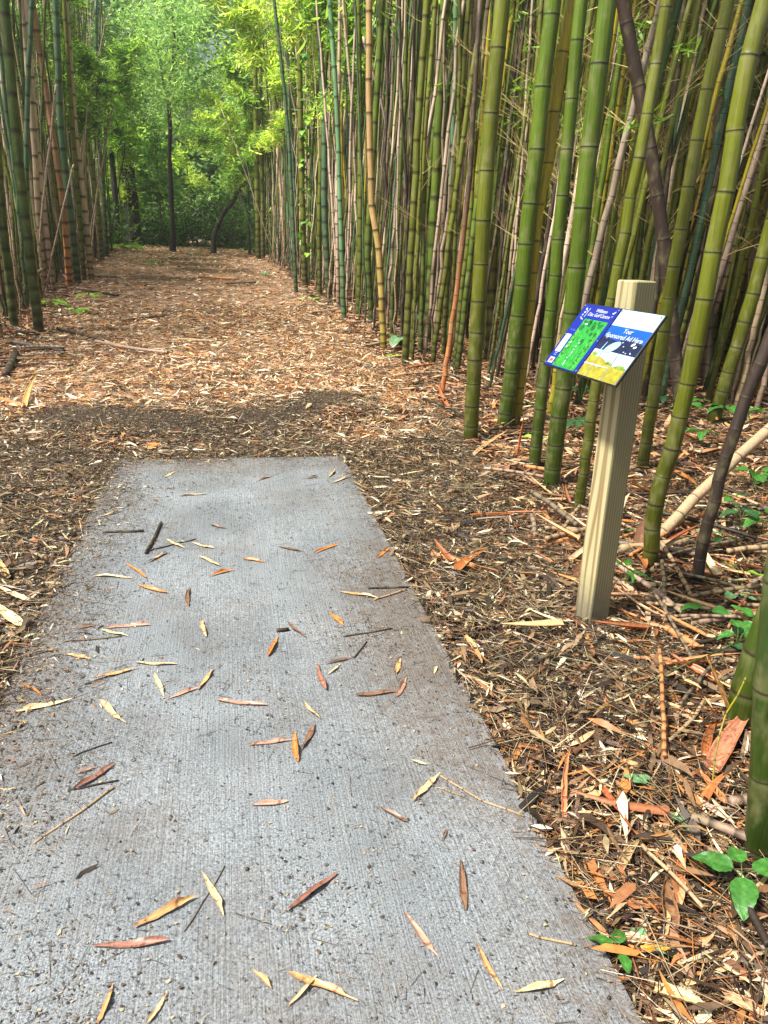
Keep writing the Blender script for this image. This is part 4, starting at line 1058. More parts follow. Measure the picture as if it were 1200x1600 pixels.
# side twigs: a few shared fan meshes, placed on joints of the culms
def twig_mesh(k):
    parts = []; rr = random.Random(k)
    def seg(p, d, L, r_, depth_):
        q = [p]; dd = np.array(d)
        for i in range(4):
            dd = dd + np.array([rr.gauss(0, .08), rr.gauss(0, .08), rr.gauss(.02, .06)]); dd /= np.linalg.norm(dd)
            q.append(q[-1] + dd * L / 4)
        q = np.array(q); V, T, Q = tube_geo(q, np.linspace(r_, r_ * .35, 5), 4, False)
        parts.append((V, T, Q, np.tile(srgb(*rr.choice([(206, 184, 130), (176, 150, 98), (150, 120, 80), (190, 176, 110)])), (len(V), 1))))
        if depth_ > 0:
            for i in (1, 2, 3):
                if rr.random() < .8:
                    s = rr.choice([-1, 1]); a = rr.uniform(.35, .8) * s
                    d2 = np.array([dd[0] * math.cos(a) - dd[1] * math.sin(a), dd[0] * math.sin(a) + dd[1] * math.cos(a), dd[2] + rr.uniform(-.25, .35)]); d2 /= np.linalg.norm(d2)
                    seg(q[i], d2, L * rr.uniform(.35, .6), r_ * .6, depth_ - 1)
    seg(np.zeros(3), np.array([.75, 0, .65]), rr.uniform(.55, .95), .0032, 2)
    if rr.random() < .7: seg(np.zeros(3), np.array([.6, .4, .75]), rr.uniform(.3, .6), .0026, 1)
    V, T, Q, C = join(parts)
    me = npmesh("side_twig", V, [Q], C); me.materials.append(M_TWIG)
    return me
TW = [twig_mesh(k) for k in range(10)]
def add_twigs(o, path, n_, zlo, zhi, green=False):
    base = np.array(o.location)
    for _ in range(n_):
        z = random.uniform(zlo, zhi)
        if z > path[-1][2]: continue
        x = np.interp(z, path[:, 2], path[:, 0]); y = np.interp(z, path[:, 2], path[:, 1])
        t = bpy.data.objects.new("side_twig", random.choice(TW)); COL.objects.link(t); t.parent = o
        t.location = (x - base[0], y - base[1], z - base[2])
        s = random.uniform(.6, 1.15); t.scale = (s, s, s)
        t.rotation_euler = (0, random.uniform(-.25, .5), random.uniform(0, 6.28))
for o, path, kind, sz_, side in fill_objs:
    zt = 1.4 + sz_ * math.tan(R(14.0))
    if kind in ('tan', 'pink', 'grey', 'dark', 'yellow', 'olive') and random.random() < .85:
        add_twigs(o, path, random.randint(3, 7), min(1.3, zt * .6), zt + .3)

def spray_mesh(k):
    rr = random.Random(100 + k); parts = []; q = [np.zeros(3)]; d = np.array([.8, 0, .5])
    for i in range(5): d = d + np.array([0, rr.gauss(0, .1), -.16]); q.append(q[-1] + d / np.linalg.norm(d) * rr.uniform(.07, .12))
    q = np.array(q); V, T, Q = tube_geo(q, np.linspace(.0022, .001, 6), 3, False)
    n_ = rr.randint(12, 26); s = rng.uniform(1.2, 5, n_); P = np.stack([np.interp(s, np.arange(6), q[:, k2]) for k2 in range(3)], -1) + rng.normal(0, .035, (n_, 3))
    lf = leaves_at(P, .07, .14, [(132, 176, 70), (160, 200, 84), (104, 150, 60)], .5, (.10, .15))
    me = npmesh("leaf_spray", *(lambda g: (g[0], [a for a in (g[1], g[2]) if len(a)], g[3]))(join([(V, T, Q, np.tile(srgb(120, 140, 60), (len(V), 1))), lf])))
    me.materials.append(M_PLANT); return me
def leaves_at(P, L0, L1, cols, droop=.5, wr=(.10, .17)):
    n_ = len(P)
    L = rng.uniform(L0, L1, n_)
    return chips(P, rng.uniform(0, 2 * np.pi, n_), -rng.uniform(-.1, 1.0, n_) * droop * 1.6, rng.normal(0, .6, n_), L, L * rng.uniform(*wr, n_), -L * .06, pal(cols, n_, .18))
SPR = [spray_mesh(k) for k in range(6)]
for o, path, kind, sz_, side in fill_objs:
    if kind in ('olive', 'green', 'blue', 'deep', 'yellow', 'mint') and random.random() < (.75 if side < 0 else .3):
        base_ = np.array(o.location); zt = 1.4 + sz_ * math.tan(R(14))
        for _ in range(random.randint(2, 5)):
            z = random.uniform(min(.7 if side < 0 else zt * .75, zt * .7), zt + .3)
            t = bpy.data.objects.new("leaf_spray", random.choice(SPR)); COL.objects.link(t); t.parent = o
            t.location = (np.interp(z, path[:, 2], path[:, 0]) - base_[0], np.interp(z, path[:, 2], path[:, 1]) - base_[1], z - base_[2])
            s_ = random.uniform(.8, 1.6); t.scale = (s_, s_, s_); t.rotation_euler = (0, random.uniform(-.3, .4), random.uniform(0, 6.28))

# ------------------------------------------------------------------ wooden post with the tee sign
BLUE = plain("sign_blue", srgb(18, 34, 128), .3, nz=.06, sc=9); BLACK = plain("sign_edge", srgb(24, 24, 28), .5)
WHITE = plain("sign_white", srgb(172, 182, 190), .3); STEEL = plain("screw_steel", srgb(200, 200, 200), .3, .9)
tee = empty("tee_sign", (1.3845, 2.5455, 0), R(14.9))
tag(tee, "square pressure treated wooden post carrying a tilted two panel tee sign, beside the concrete pad", "sign")
def box_mesh(name, sx_, sy_, z0, z1, bev=.004):
    V = []
    for z, k in ((z0, 0), (z1 - bev, 0), (z1, bev)):
        for a, b_ in ((-1, -1), (1, -1), (1, 1), (-1, 1)):
            h = sx_ / 2 - k; w = sy_ / 2 - k; e = bev
            # chamfered vertical corners: two points per corner
            if a * b_ > 0: V += [(a * h, b_ * (w - e), z), (a * (h - e), b_ * w, z)][::1]
            else: V += [(a * (h - e), b_ * w, z), (a * h, b_ * (w - e), z)]
    # order points by angle
    out = []
    for L_ in range(3):
        ring = sorted(V[L_ * 8:(L_ + 1) * 8], key=lambda p: math.atan2(p[1], p[0])); out += ring
    Q = [(l * 8 + i, l * 8 + (i + 1) % 8, (l + 1) * 8 + (i + 1) % 8, (l + 1) * 8 + i) for l in range(2) for i in range(8)]
    me = bpy.data.meshes.new(name); me.from_pydata(out, [], Q + [tuple(range(16, 24)), tuple(range(7, -1, -1))]); me.update()
    return me
tz = float(terr(1.3845, 2.5455))
link("post", box_mesh("post", .0945, .0945, tz - .15, 1.305), M_WOOD, tee)

# sign frame: u across (towards the camera), v up the slope, w out of the face
BC = np.array([1.2515, 2.5, 1.1013]); byaw, btilt, BW, BH = R(-83.5), R(55.35), .474, .271
u_ = np.array([math.cos(byaw), math.sin(byaw), 0]); nh = np.array([math.sin(byaw), -math.cos(byaw), 0])
v_ = -(nh * math.cos(btilt) - np.array([0, 0, 1]) * math.sin(btilt)); w_ = np.cross(u_, v_)
tinv = Matrix.Translation((1.3845, 2.5455, 0)) @ Matrix.Rotation(R(14.9), 4, 'Z')
Mb = tinv.inverted() @ Matrix(((u_[0], v_[0], w_[0], BC[0]), (u_[1], v_[1], w_[1], BC[1]), (u_[2], v_[2], w_[2], BC[2]), (0, 0, 0, 1)))
def slab3(name, x0, x1, y0, y1, z0, z1, mat, parent, M=None, rx=0):
    """thin plate in sign coordinates; rx shears its sides for slanted artwork"""
    me = bpy.data.meshes.new(name)
    V = [(x0, y0, z0), (x1, y0, z0), (x1, y1, z0), (x0, y1, z0), (x0, y0, z1), (x1, y0, z1), (x1, y1, z1), (x0, y1, z1)]
    me.from_pydata(V, [], [(3, 2, 1, 0), (4, 5, 6, 7), (0, 1, 5, 4), (1, 2, 6, 5), (2, 3, 7, 6), (3, 0, 4, 7)]); me.update()
    o = link(name, me, mat, parent)
    if M is not None: o.matrix_local = M
    return o
def poly(name, pts, z, mat, parent):
    me = bpy.data.meshes.new(name); me.from_pydata([(x, y, z) for x, y in pts], [], [tuple(range(len(pts)))]); me.update()
    return link(name, me, mat, parent)
def polys(name, plist, z, mat, parent):
    V = []; F = []
    for pts in plist:
        F.append(tuple(range(len(V), len(V) + len(pts)))); V += [(x, y, z) for x, y in pts]
    me = bpy.data.meshes.new(name); me.from_pydata(V, [], F); me.update()
    return link(name, me, mat, parent)
def ell(cx, cy, rx, ry, a=0, n_=18, j=0):
    return [(cx + rx * math.cos(t) * math.cos(a) - ry * math.sin(t) * math.sin(a), cy + rx * math.cos(t) * math.sin(a) + ry * math.sin(t) * math.cos(a)) for t in [i * 2 * math.pi / n_ for i in range(n_)] for _ in (0,)] if not j else \
        [(cx + rx * (1 + random.uniform(-j, j)) * math.cos(t), cy + ry * (1 + random.uniform(-j, j)) * math.sin(t)) for t in [i * 2 * math.pi / n_ for i in range(n_)]]
def text(name, s, x, y, size, z, mat, parent, align='CENTER', shear=.0, extrude=.0002):
    cu = bpy.data.curves.new(name, 'FONT'); cu.body = s; cu.size = size; cu.align_x = align; cu.shear = shear; cu.extrude = extrude; cu.resolution_u = 3; cu.space_line = .95; cu.offset = size * .012
    tmp = bpy.data.objects.new(name, cu); COL.objects.link(tmp)
    bpy.context.view_layer.update()
    me = bpy.data.meshes.new_from_object(tmp.evaluated_get(bpy.context.evaluated_depsgraph_get()))
    bpy.data.objects.remove(tmp)
    me.name = name; me.materials.clear()
    o = link(name, me, mat, parent); o.location = (x, y, z); return o
board = slab3("backing_board", -BW / 2, BW / 2, -BH / 2, BH / 2, -.006, 0, BLACK, tee, Mb)
hb = slab3("bracket", -.03, .03, .03, .13, -.018, -.006, STEEL, tee, Mb)
gap = .004
def panel(name, x0, x1, mat):
    o = slab3(name, x0, x1, -BH / 2 + gap, BH / 2 - gap, .0003, .0022, mat, tee, Mb); return o
def lastlayer(k): return .0022 + .0003 * k
pm = panel("map_panel", -BW / 2 + gap, -.005, BLUE)
pa = panel("advert_panel", .003, BW / 2 - gap, WHITE)
GREEN = plain("print_green", srgb(40, 138, 50), .3, nz=.25, sc=60); DGREEN = plain("print_dark_green", srgb(24, 92, 44), .35, nz=.3, sc=80)
MGREEN = plain("print_leaf_green", srgb(58, 140, 48), .35, nz=.55, sc=110)
x0, x1 = -BW / 2 + gap, -.005; yb, yt = -BH / 2 + gap, BH / 2 - gap
cm = polys("course_map", [[(x0 + .055, yb + .004), (x1 - .022, yb + .004), (x1 - .020, yt - .058), (x0 + .060, yt - .058)]], lastlayer(1), GREEN, pm)
mixed = []
for s in (0, 1):
    xa = x0 + .056 + s * .112; 
    mixed.append([(xa, yb + .006), (xa + .028, yb + .006), (xa + .030 - s * .0, yt - .10), (xa + .004, yt - .10)])
for q_ in mixed: polys("tree_belt", [q_], lastlayer(2), MGREEN, pm)
blobs = [ell(x0 + a, yb + b_, r1_, r1_ * 1.0, 0, 14, .12) for a, b_, r1_ in ((.078, .168, .013), (.11, .185, .011), (.145, .176, .013), (.178, .183, .010), (.185, .15, .009), (.158, .150, .008), (.10, .205, .0) , (.135, .115, .012), (.125, .158, .007), (.18, .125, .008)) if r1_ > 0]
for _ in range(46):
    s = random.choice((0, 1)); blobs.append(ell(x0 + .070 + s * .112 + random.uniform(-.011, .011), yb + random.uniform(.01, .155), random.uniform(.002, .004), random.uniform(.002, .005), 0, 8, .2))
for _ in range(18): blobs.append(ell(x0 + random.uniform(.068, .19), yt - random.uniform(.062, .078), random.uniform(.003, .007), random.uniform(.003, .006), 0, 9, .2))
polys("map_tree", blobs, lastlayer(3), DGREEN, pm)
polys("map_marking", [[(x0 + .118, yb + .012), (x0 + .123, yb + .012), (x0 + .123, yb + .035), (x0 + .118, yb + .035)], ell(x0 + .092, yb + .185, .008, .004, .1), ell(x0 + .075, yb + .105, .006, .003, .8), ell(x0 + .07, yb + .085, .005, .003, .8)] +
      [ell(x0 + .121 + random.uniform(-.009, .009), yb + random.uniform(.04, .12), .0016, .0022) for _ in range(22)], lastlayer(4), WHITE, pm)
def rrect(xa, ya, xb, yb2, r_):
    P = []
    for cx, cy, a0 in ((xb - r_, yb2 - r_, 0), (xa + r_, yb2 - r_, 90), (xa + r_, ya + r_, 180), (xb - r_, ya + r_, 270)):
        P += [(cx + r_ * math.cos(R(a0 + t)), cy + r_ * math.sin(R(a0 + t))) for t in (0, 30, 60, 90)]
    return P
polys("blank_box", [rrect(x0 + .012, yb + .058, x0 + .048, yb + .135, .005)], lastlayer(1), WHITE, pm)
RED = plain("print_red", srgb(222, 80, 70), .35, nz=.3, sc=150)
polys("sponsor_mark", [rrect(x0 + .014, yb + .010, x0 + .046, yb + .034, .001)], lastlayer(1), WHITE, pm)
polys("sponsor_figure", [ell(x0 + .030, yb + .023, .011, .007, .5, 12, .2), ell(x0 + .022, yb + .016, .004, .003)], lastlayer(2), RED, pm)
text("lettering", "Williston\nDisc Golf Centre", x0 + .128, yt - .026, .0195, lastlayer(1), WHITE, pm, shear=.25)
text("lettering", "Hole\n3 Par", x0 + .030, yb + .050, .009, lastlayer(1), plain("print_pale_blue", srgb(130, 160, 235), .4), pm)
text("lettering", "Tee Box", x0 + .033, yb + .150, .011, lastlayer(1), plain("print_faint", srgb(70, 95, 215), .4), pm)
# emblem: a small dog-leg figure of dots and strokes
em = []
for a, b_, r1_ in ((.030, -.020, .006), (.033, -.034, .005), (.028, -.044, .004), (.039, -.027, .003), (.026, -.055, .003), (.036, -.060, .004), (.045, -.062, .003)): em.append(ell(x0 + a, yt + b_, r1_, r1_ * .9, 0, 8, .35))
em += [[(x0 + .046, yt - .016), (x0 + .052, yt - .016), (x0 + .052, yt - .018), (x0 + .046, yt - .018)], [(x0 + .048, yt - .018), (x0 + .051, yt - .018), (x0 + .047, yt - .052), (x0 + .044, yt - .052)]]
polys("emblem", em, lastlayer(1), WHITE, pm)
polys("swirl", [[(x0 + .2 - .004, yt - .022), (x0 + .214, yt - .012), (x0 + .211, yt - .02), (x0 + .204, yt - .026)], ell(x0 + .207, yt - .034, .004, .0015, .6)], lastlayer(2), WHITE, pm)
# advert artwork
ax0, ax1 = .003, BW / 2 - gap; aw = ax1 - ax0; ah = yt - yb
PSKY = plain("print_sky", srgb(160, 188, 206), .3, nz=.08, sc=12); PBLUE = plain("print_bright_blue", srgb(16, 76, 166), .28, nz=.12, sc=14); PNAVY = plain("print_navy", srgb(24, 32, 62), .3, nz=.35, sc=30)
PYEL = plain("print_field_yellow", srgb(142, 136, 40), .35, nz=.22, sc=45); PFG = plain("print_bush", srgb(96, 122, 40), .4, nz=.4, sc=60); PGREY = plain("print_grey", srgb(130, 136, 140), .4); PDISC = plain("print_disc", srgb(136, 166, 186), .3, nz=.1, sc=30)
polys("picture_sky", [[(ax0, yb), (ax1, yb), (ax1, yt), (ax0, yt)]], lastlayer(1), PSKY, pa)
polys("picture_blue", [[(ax0, yb + ah * .52), (ax1, yb + ah * .52), (ax1, yb + ah * .76), (ax0, yb + ah * .76)]], lastlayer(2), PBLUE, pa)
polys("picture_navy", [[(ax0, yb + ah * .40), (ax1, yb + ah * .40), (ax1, yb + ah * .57), (ax0 + aw * .7, yb + ah * .60), (ax0 + aw * .35, yb + ah * .56), (ax0, yb + ah * .59)]], lastlayer(3), PNAVY, pa)
polys("picture_field", [[(ax0, yb), (ax1, yb), (ax1, yb + ah * .20), (ax0 + aw * .6, yb + ah * .22), (ax0 + aw * .3, yb + ah * .3), (ax0, yb + ah * .31)]], lastlayer(4), PYEL, pa)
polys("picture_bush", [ell(ax0 + aw * .08, yb + ah * .33, .016, .006, 0, 12, .3), ell(ax0 + aw * .55, yb + ah * .24, .022, .006, 0, 12, .3), ell(ax0 + aw * .85, yb + ah * .22, .030, .007, 0, 14, .3)], lastlayer(5), PFG, pa)
polys("picture_disc", [ell(ax0 + aw * .38, yb + ah * .46, .038, .018, .55, 24), [(ax0 + aw * .13, yb + ah * .33), (ax0 + aw * .16, yb + ah * .33), (ax0 + aw * .20, yb + ah * .52), (ax0 + aw * .185, yb + ah * .52)]], lastlayer(6), PDISC, pa)
polys("picture_pole", [[(ax0 + aw * a, yb), (ax0 + aw * (a + .014), yb), (ax0 + aw * (a + .014), yb + ah * .40), (ax0 + aw * a, yb + ah * .40)] for a in (.22, .62)], lastlayer(7), PGREY, pa)
fl = [ell(ax0 + aw * a, yb + ah * b_, r_, r_ * .5, random.uniform(-.5, .8), 8) for a, b_, r_ in ((.80, .55, .011), (.87, .52, .009), (.62, .50, .004), (.70, .43, .004), (.86, .43, .005), (.55, .55, .004), (.92, .60, .008), (.76, .42, .004), (.05, .62, .004), (.36, .16, .005), (.5, .17, .003))]
fl.append([(ax0, yb + ah * .165), (ax0 + aw * .62, yb + ah * .175), (ax0 + aw * .62, yb + ah * .185), (ax0, yb + ah * .185)])
polys("picture_highlight", fl, lastlayer(8), WHITE, pa)
text("lettering", "Your\nSponsored Ad Here", ax0 + aw * .5, yb + ah * .675, .025, lastlayer(9), WHITE, pa, shear=.12)
for par, xs in ((pm, (x0 + .006, x1 - .006)), (pa, (ax0 + .008, ax1 - .008))):
    for xx in xs:
        for yy in (yb + .008, yt - .008) + ((0.0,) if par is pm else ()):
            me = bpy.data.meshes.new("screw"); V = [(0, 0, .0035)]; n8 = 10
            for r_, z in ((.0022, .0032), (.0034, .0015), (.0034, 0)): V += [(r_ * math.cos(t * 2 * math.pi / n8), r_ * math.sin(t * 2 * math.pi / n8), z) for t in range(n8)]
            F = [(0, 1 + t, 1 + (t + 1) % n8) for t in range(n8)] + [(1 + l * n8 + t, 1 + (l + 1) * n8 + t, 1 + (l + 1) * n8 + (t + 1) % n8, 1 + l * n8 + (t + 1) % n8) for l in range(2) for t in range(n8)]
            me.from_pydata(V, [], F); me.update(); s = link("screw", me, STEEL, par); s.location = (xx, yy, .0024)

# ------------------------------------------------------------------ seedlings
def blade(L, wd, tipdroop, fold, col, shape='ovate'):
    nu, nv = 15, 7; V = []; C = []
    for i in range(nu):
        t = i / (nu - 1)
        if shape == 'ovate': w = wd * .5 * (math.sin(math.pi * t ** .7)) ** .8
        elif shape == 'heart': w = wd * .5 * (math.sin(math.pi * (.18 + .82 * t) ** .85)) ** .75 * (1.0 if t > .0 else .8)
        else: w = wd * .5 * math.sin(math.pi * min(1, t * .97 + .015)) ** .7
        for j in range(nv):
            s = (j / (nv - 1) - .5) * 2
            tooth = 1 + (.07 * (i % 2) if abs(s) > .9 else 0)
            V.append((t * L, s * w * tooth, -tipdroop * L * t * t + abs(s) * w * fold + .035 * L * math.sin(t * 11 + s * 3 + tipdroop * 30) * abs(s)))
            C.append(np.array(col) * (1.35 if j == nv // 2 else 1) * (1 + (.16 if (i + abs(j - nv // 2)) % 3 == 0 else -.05)))
    Q = [(i * nv + j, (i + 1) * nv + j, (i + 1) * nv + j + 1, i * nv + j + 1) for i in range(nu - 1) for j in range(nv - 1)]
    return np.array(V), np.array(Q), np.array(C)
GR = {'d': (52, 92, 54), 'm': (66, 122, 50), 'l': (140, 184, 62), 'p': (112, 156, 110)}
def plant(px_, py_, leaves, label, h=.10, size=.07, col='m', shape='ovate', name="seedling", wr=.6):
    base = at(px_, py_); base[2] = float(terr(base[0], base[1]))
    root = empty(name, tuple(base)); pend(root, label, "plant", px_)
    parts = []
    for (dx, dy, dz, s) in leaves:
        tip = np.array([dx, dy, dz]) * size * s
        P = catmull([np.array([0, 0, -.01]), np.array([dx * .1, dy * .1, .6]) * h, np.array([dx * .3 * size, dy * .3 * size, h * (.8 + .2 * dz)])], 4)
        V, T, Q = tube_geo(P, np.linspace(.0016, .0008, len(P)), 5, False)
        parts.append((V, T, Q, np.tile(srgb(96, 120, 60), (len(V), 1))))
        V, Q, C = blade(size * s, size * s * wr, random.uniform(.15, .4), random.uniform(.1, .35), srgb(*GR[col]) * random.uniform(.85, 1.15), shape)
        me = npmesh("leaf", V, [Q], C, smooth=True)
        lo = link("leaf", me, M_PLANT, root); lo.location = P[-1]
        lo.rotation_euler = (random.uniform(-.3, .3), -.35 * dz + random.uniform(-.2, .2), math.atan2(dy, dx))
    V, T, Q, C = join(parts)
    link("stem", npmesh("stem", V, [Q], C), M_TWIG, root)
ring5 = lambda n_, up=.4, ph=0: [(math.cos(ph + i * 2 * math.pi / n_ + .3 * math.sin(i * 5)), math.sin(ph + i * 2 * math.pi / n_ + .3 * math.sin(i * 5)), up * random.uniform(-.5, 1), random.uniform(.75, 1.15)) for i in range(n_)]
plant(895, 690, ring5(7), "dark green seedling with many toothed leaves between the culms and the post", .20, .13, 'd')
plant(905, 640, ring5(5, ph=1), "second dark green seedling behind the sign post", .22, .12, 'd')
plant(836, 712, ring5(3, .3, .5), "bright lime seedling of three leaves at the foot of a green culm", .16, .12, 'l')
plant(815, 650, ring5(3, .3, 1.5), "small dark seedling between two front culms", .14, .10, 'd')
plant(1130, 670, ring5(6, .5), "wide leafed green seedling right of the crooked culm", .22, .16, 'm')
plant(1070, 655, ring5(5, .5, 1), "green seedling directly behind the crooked culm", .18, .13, 'm')
plant(1060, 690, ring5(3, .5, 2), "small green seedling low behind the crooked culm", .10, .10, 'm')
plant(1190, 670, ring5(4, .5), "green seedling at the right edge above the leaning cane", .2, .15, 'm')
plant(1155, 830, ring5(5, .4, .7), "green toothed seedling on the right below the leaning cane", .14, .10, 'd')
plant(1190, 840, ring5(4, .4, 2), "green seedling cut by the right edge", .14, .11, 'm')
plant(1150, 935, [(.6, -.5, .6, 1.1), (-.4, .3, .9, .9)], "round leafed climber seedling on a wiry stem", .14, .085, 'l', 'heart', wr=.85)
plant(1145, 945, [(-.6, -.4, .1, 1.0), (.5, -.6, .2, .8)], "pale leafed seedling below the round leafed climber", .07, .08, 'p')
plant(1100, 975, [(-.8, .2, .3, 1.0), (.5, -.5, -.2, 1.0)], "seedling with two drooping leaves right of the dead brown culm", .09, .085, 'm', wr=.7)
plant(975, 925, [(.2, .4, .9, 1.2), (-.5, .1, 1.0, 1.1), (.6, -.2, .2, 1.0), (-.1, -.5, .3, 1.0)], "narrow leafed seedling at the back corner of the post", .12, .10, 'm', wr=.3)
plant(1000, 850, ring5(3, .3, 1), "small seedling between post and crooked culm", .09, .07, 'm')
plant(1140, 790, ring5(3, .3, 2), "single small seedling near the dead brown culm", .07, .07, 'm')
plant(1150, 1015, ring5(4, .5), "toothed seedling above the whitish culm", .09, .075, 'm')
plant(1095, 700, ring5(5, .5, 3), "leafy green seedling between the crooked culm and the far leaning cane", .16, .12, 'm')
plant(1030, 640, ring5(4, .5, 3), "green seedling seen just right of the wooden post", .16, .12, 'd')
plant(955, 700, ring5(4, .5, 3), "dark seedling tucked behind the left side of the post", .14, .11, 'd')
plant(1175, 770, ring5(6, .5, 1), "broad leafed seedling above the dead brown culm's foot", .16, .13, 'm')
plant(1120, 860, ring5(4, .5, 1), "green seedling right of the dead brown culm's foot", .1, .08, 'm')
plant(1180, 1000, ring5(5, .5, 1), "leafy seedling at the right edge behind the whitish culm", .1, .09, 'm')
plant(1165, 1040, ring5(2, .4, 2), "little seedling beside the whitish culm", .07, .06, 'd')
plant(1020, 1235, [(-.7, .5, .1, 1.0), (-.2, .9, .1, .7)], "pale green fallen sprig in the litter", .025, .065, 'p', wr=.55)
plant(1045, 1275, [(.2, -.7, 0, .9)], "single pale green leaf in the litter below the sprig", .025, .06, 'p', 'heart', wr=.9)
plant(1155, 1395, [(-.8, .5, .3, 1.0), (-.5, -.7, .1, 1.15), (.8, -.1, .3, 1.1), (.2, .8, .5, .8)], "large dark green seedling at the foot of the thickest culm", .075, .085, 'm', wr=.6)
plant(965, 1500, [(-.6, .6, .3, 1.0), (.3, .7, .2, .9), (-.1, -.8, .1, .8)], "green seedling beside the near right corner of the pad", .04, .055, 'm')
plant(1010, 1490, [(-.1, .7, .2, .9), (.5, -.3, .1, .8)], "pale green seedling right of the pad's corner", .03, .055, 'p')
plant(640, 512, ring5(5), "green seedling behind the bent yellow culm", .22, .2, 'm')
plant(626, 545, ring5(3), "round leafed seedling at the foot of the forward olive culm", .2, .2, 'p', 'heart', wr=.9)
plant(612, 562, ring5(3), "tiny lime seedling near the bent yellow culm", .06, .12, 'l')
plant(745, 465, ring5(5), "green seedling deep between the front culms", .3, .3, 'm')
plant(690, 480, ring5(5), "bright seedling behind the broken orange culm", .3, .3, 'l')
plant(80, 480, ring5(5), "lime green seedling at the foot of the left grove", .15, .26, 'l')
plant(140, 468, ring5(5), "second lime green seedling nearer the path on the left", .12, .22, 'l')
plant(122, 490, ring5(4), "low green seedling in front of the left grove", .10, .22, 'l')
plant(415, 432, ring5(7), "low green weed clump at the right path edge", .14, .16, 'p')
plant(498, 470, ring5(3), "small green seedling by the blue green culm", .08, .16, 'l')
plant(478, 468, ring5(3), "tiny seedling at the path edge", .06, .14, 'l')
plant(245, 415, ring5(8), "grassy green tuft in the middle of the far path", .08, .3, 'm', wr=.2)
plant(190, 392, ring5(6), "green tuft at the foot of the big dark trunk", .2, .7, 'l')

# vine climbing a culm
def vine():
    o = HEROOBJ["dark olive culm overgrown by a climbing vine"]
    base = np.array(o.location); root = empty("climbing_vine", tuple(base)); tag(root, "green climbing vine twining up the dark olive culm at the path edge", "vine")
    pts = []
    for i in range(60):
        z = .2 + i * .11; y_ = 440 - 0
        pts.append(np.array([.07 * math.cos(i * .9) - .0 * z, .07 * math.sin(i * .9), z]))
    V, T, Q = tube_geo(np.array(pts), np.full(60, .006), 5, False)
    link("stem", npmesh("stem", V, [Q], np.tile(srgb(90, 110, 50), (len(V), 1))), M_TWIG, root)
    for i in range(6, 60):
        for _ in range(2):
            a = random.uniform(0, 6.28); s = random.uniform(.10, .17)
            Vb, Qb, Cb = blade(s, s * .9, .3, .2, srgb(*random.choice([(110, 170, 50), (80, 140, 48), (150, 200, 70)])), 'heart')
            lo = link("leaf", npmesh("leaf", Vb, [Qb], Cb, smooth=True), M_PLANT, root)
            lo.location = pts[i] + np.array([.03 * math.cos(a), .03 * math.sin(a), random.uniform(-.05, .05)]); lo.rotation_euler = (random.uniform(-.4, .4), random.uniform(0, .8), a)
            if i > 54: break
        
vine()

# ------------------------------------------------------------------ foliage
def leaves_at(P, L0, L1, cols, droop=.5, wr=(.10, .17)):
    n_ = len(P)
    L = rng.uniform(L0, L1, n_)
    return chips(P, rng.uniform(0, 2 * np.pi, n_), -rng.uniform(-.1, 1.0, n_) * droop * 1.6, rng.normal(0, .6, n_), L, L * rng.uniform(*wr, n_), -L * .06, pal(cols, n_, .18))
YG = [(204, 226, 112), (182, 214, 92), (220, 234, 142), (152, 190, 76), (226, 232, 150)]
MG = [(142, 184, 88), (172, 208, 106), (116, 160, 72), (190, 220, 124), (86, 126, 56)]
BG = [(156, 196, 130), (180, 214, 156), (124, 168, 106), (204, 230, 184), (92, 132, 80)]
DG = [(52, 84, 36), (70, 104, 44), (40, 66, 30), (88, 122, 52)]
PG = [(196, 210, 150), (176, 196, 124), (212, 220, 170), (150, 176, 106)]

def plume(x, y, H, lean, cols, n_, label, px_, r0=.035, low=.3, spread=1.1, kind='olive', Ls=(.16, .30), name="leafy_bamboo"):
    """one bamboo with an arching top: culm, and sprays of leaves on side branches"""
    z0 = float(terr(x, y)) - .05
    t = np.linspace(0, 1, 16)
    path = np.stack([lean[0] * t ** 2.3, lean[1] * t ** 2.3, H * (t - .18 * t ** 3 * (abs(lean[0]) + abs(lean[1])) / max(H * .3, 1))], -1)
    a, b_, lv, w = kcols(kind, .9)
    root = empty(name, (x, y, z0)); pend(root, label, "bamboo", px_)
    g = culm_geo(path, r0, 7, a, b_, lv, False, 1.1, .08, True, .01)
    link("culm", npmesh("culm", g[0], [g[1], g[2]], g[3], g[4], smooth=True), M_BAM, root)
    nb = max(10, int(n_ / 130)); parts = []; br = []
    for i in range(nb):
        u = low + (1 - low) * random.random() ** .9
        p0 = np.array([np.interp(u, t, path[:, k]) for k in range(3)])
        az = random.uniform(0, 6.28); bl = spread * random.uniform(.5, 1.2) * (1.15 - .5 * u)
        q = [p0]
        d = np.array([math.cos(az), math.sin(az), random.uniform(.3, .9)])
        for k in range(5):
            d = d + np.array([0, 0, -.28]); dd = d / np.linalg.norm(d); q.append(q[-1] + dd * bl / 5)
        q = np.array(q)
        V, T, Q = tube_geo(q, np.linspace(.008, .003, 6), 3, False)
        br.append((V, T, Q, np.tile(srgb(150, 150, 80), (len(V), 1))))
        m = int(n_ / nb); s = rng.random(m) ** .8 * 5
        P = np.stack([np.interp(s, np.arange(6), q[:, k]) for k in range(3)], -1) + rng.normal(0, 1, (m, 3)) * np.array([.13, .13, .10]) * (.5 + bl * .6)
        P[:, 2] -= rng.random(m) * .15
        parts.append(leaves_at(P, Ls[0], Ls[1], cols))
    build_batch("foliage", parts, M_LEAF, root)
    build_batch("branchwork", br, M_TWIG, root)

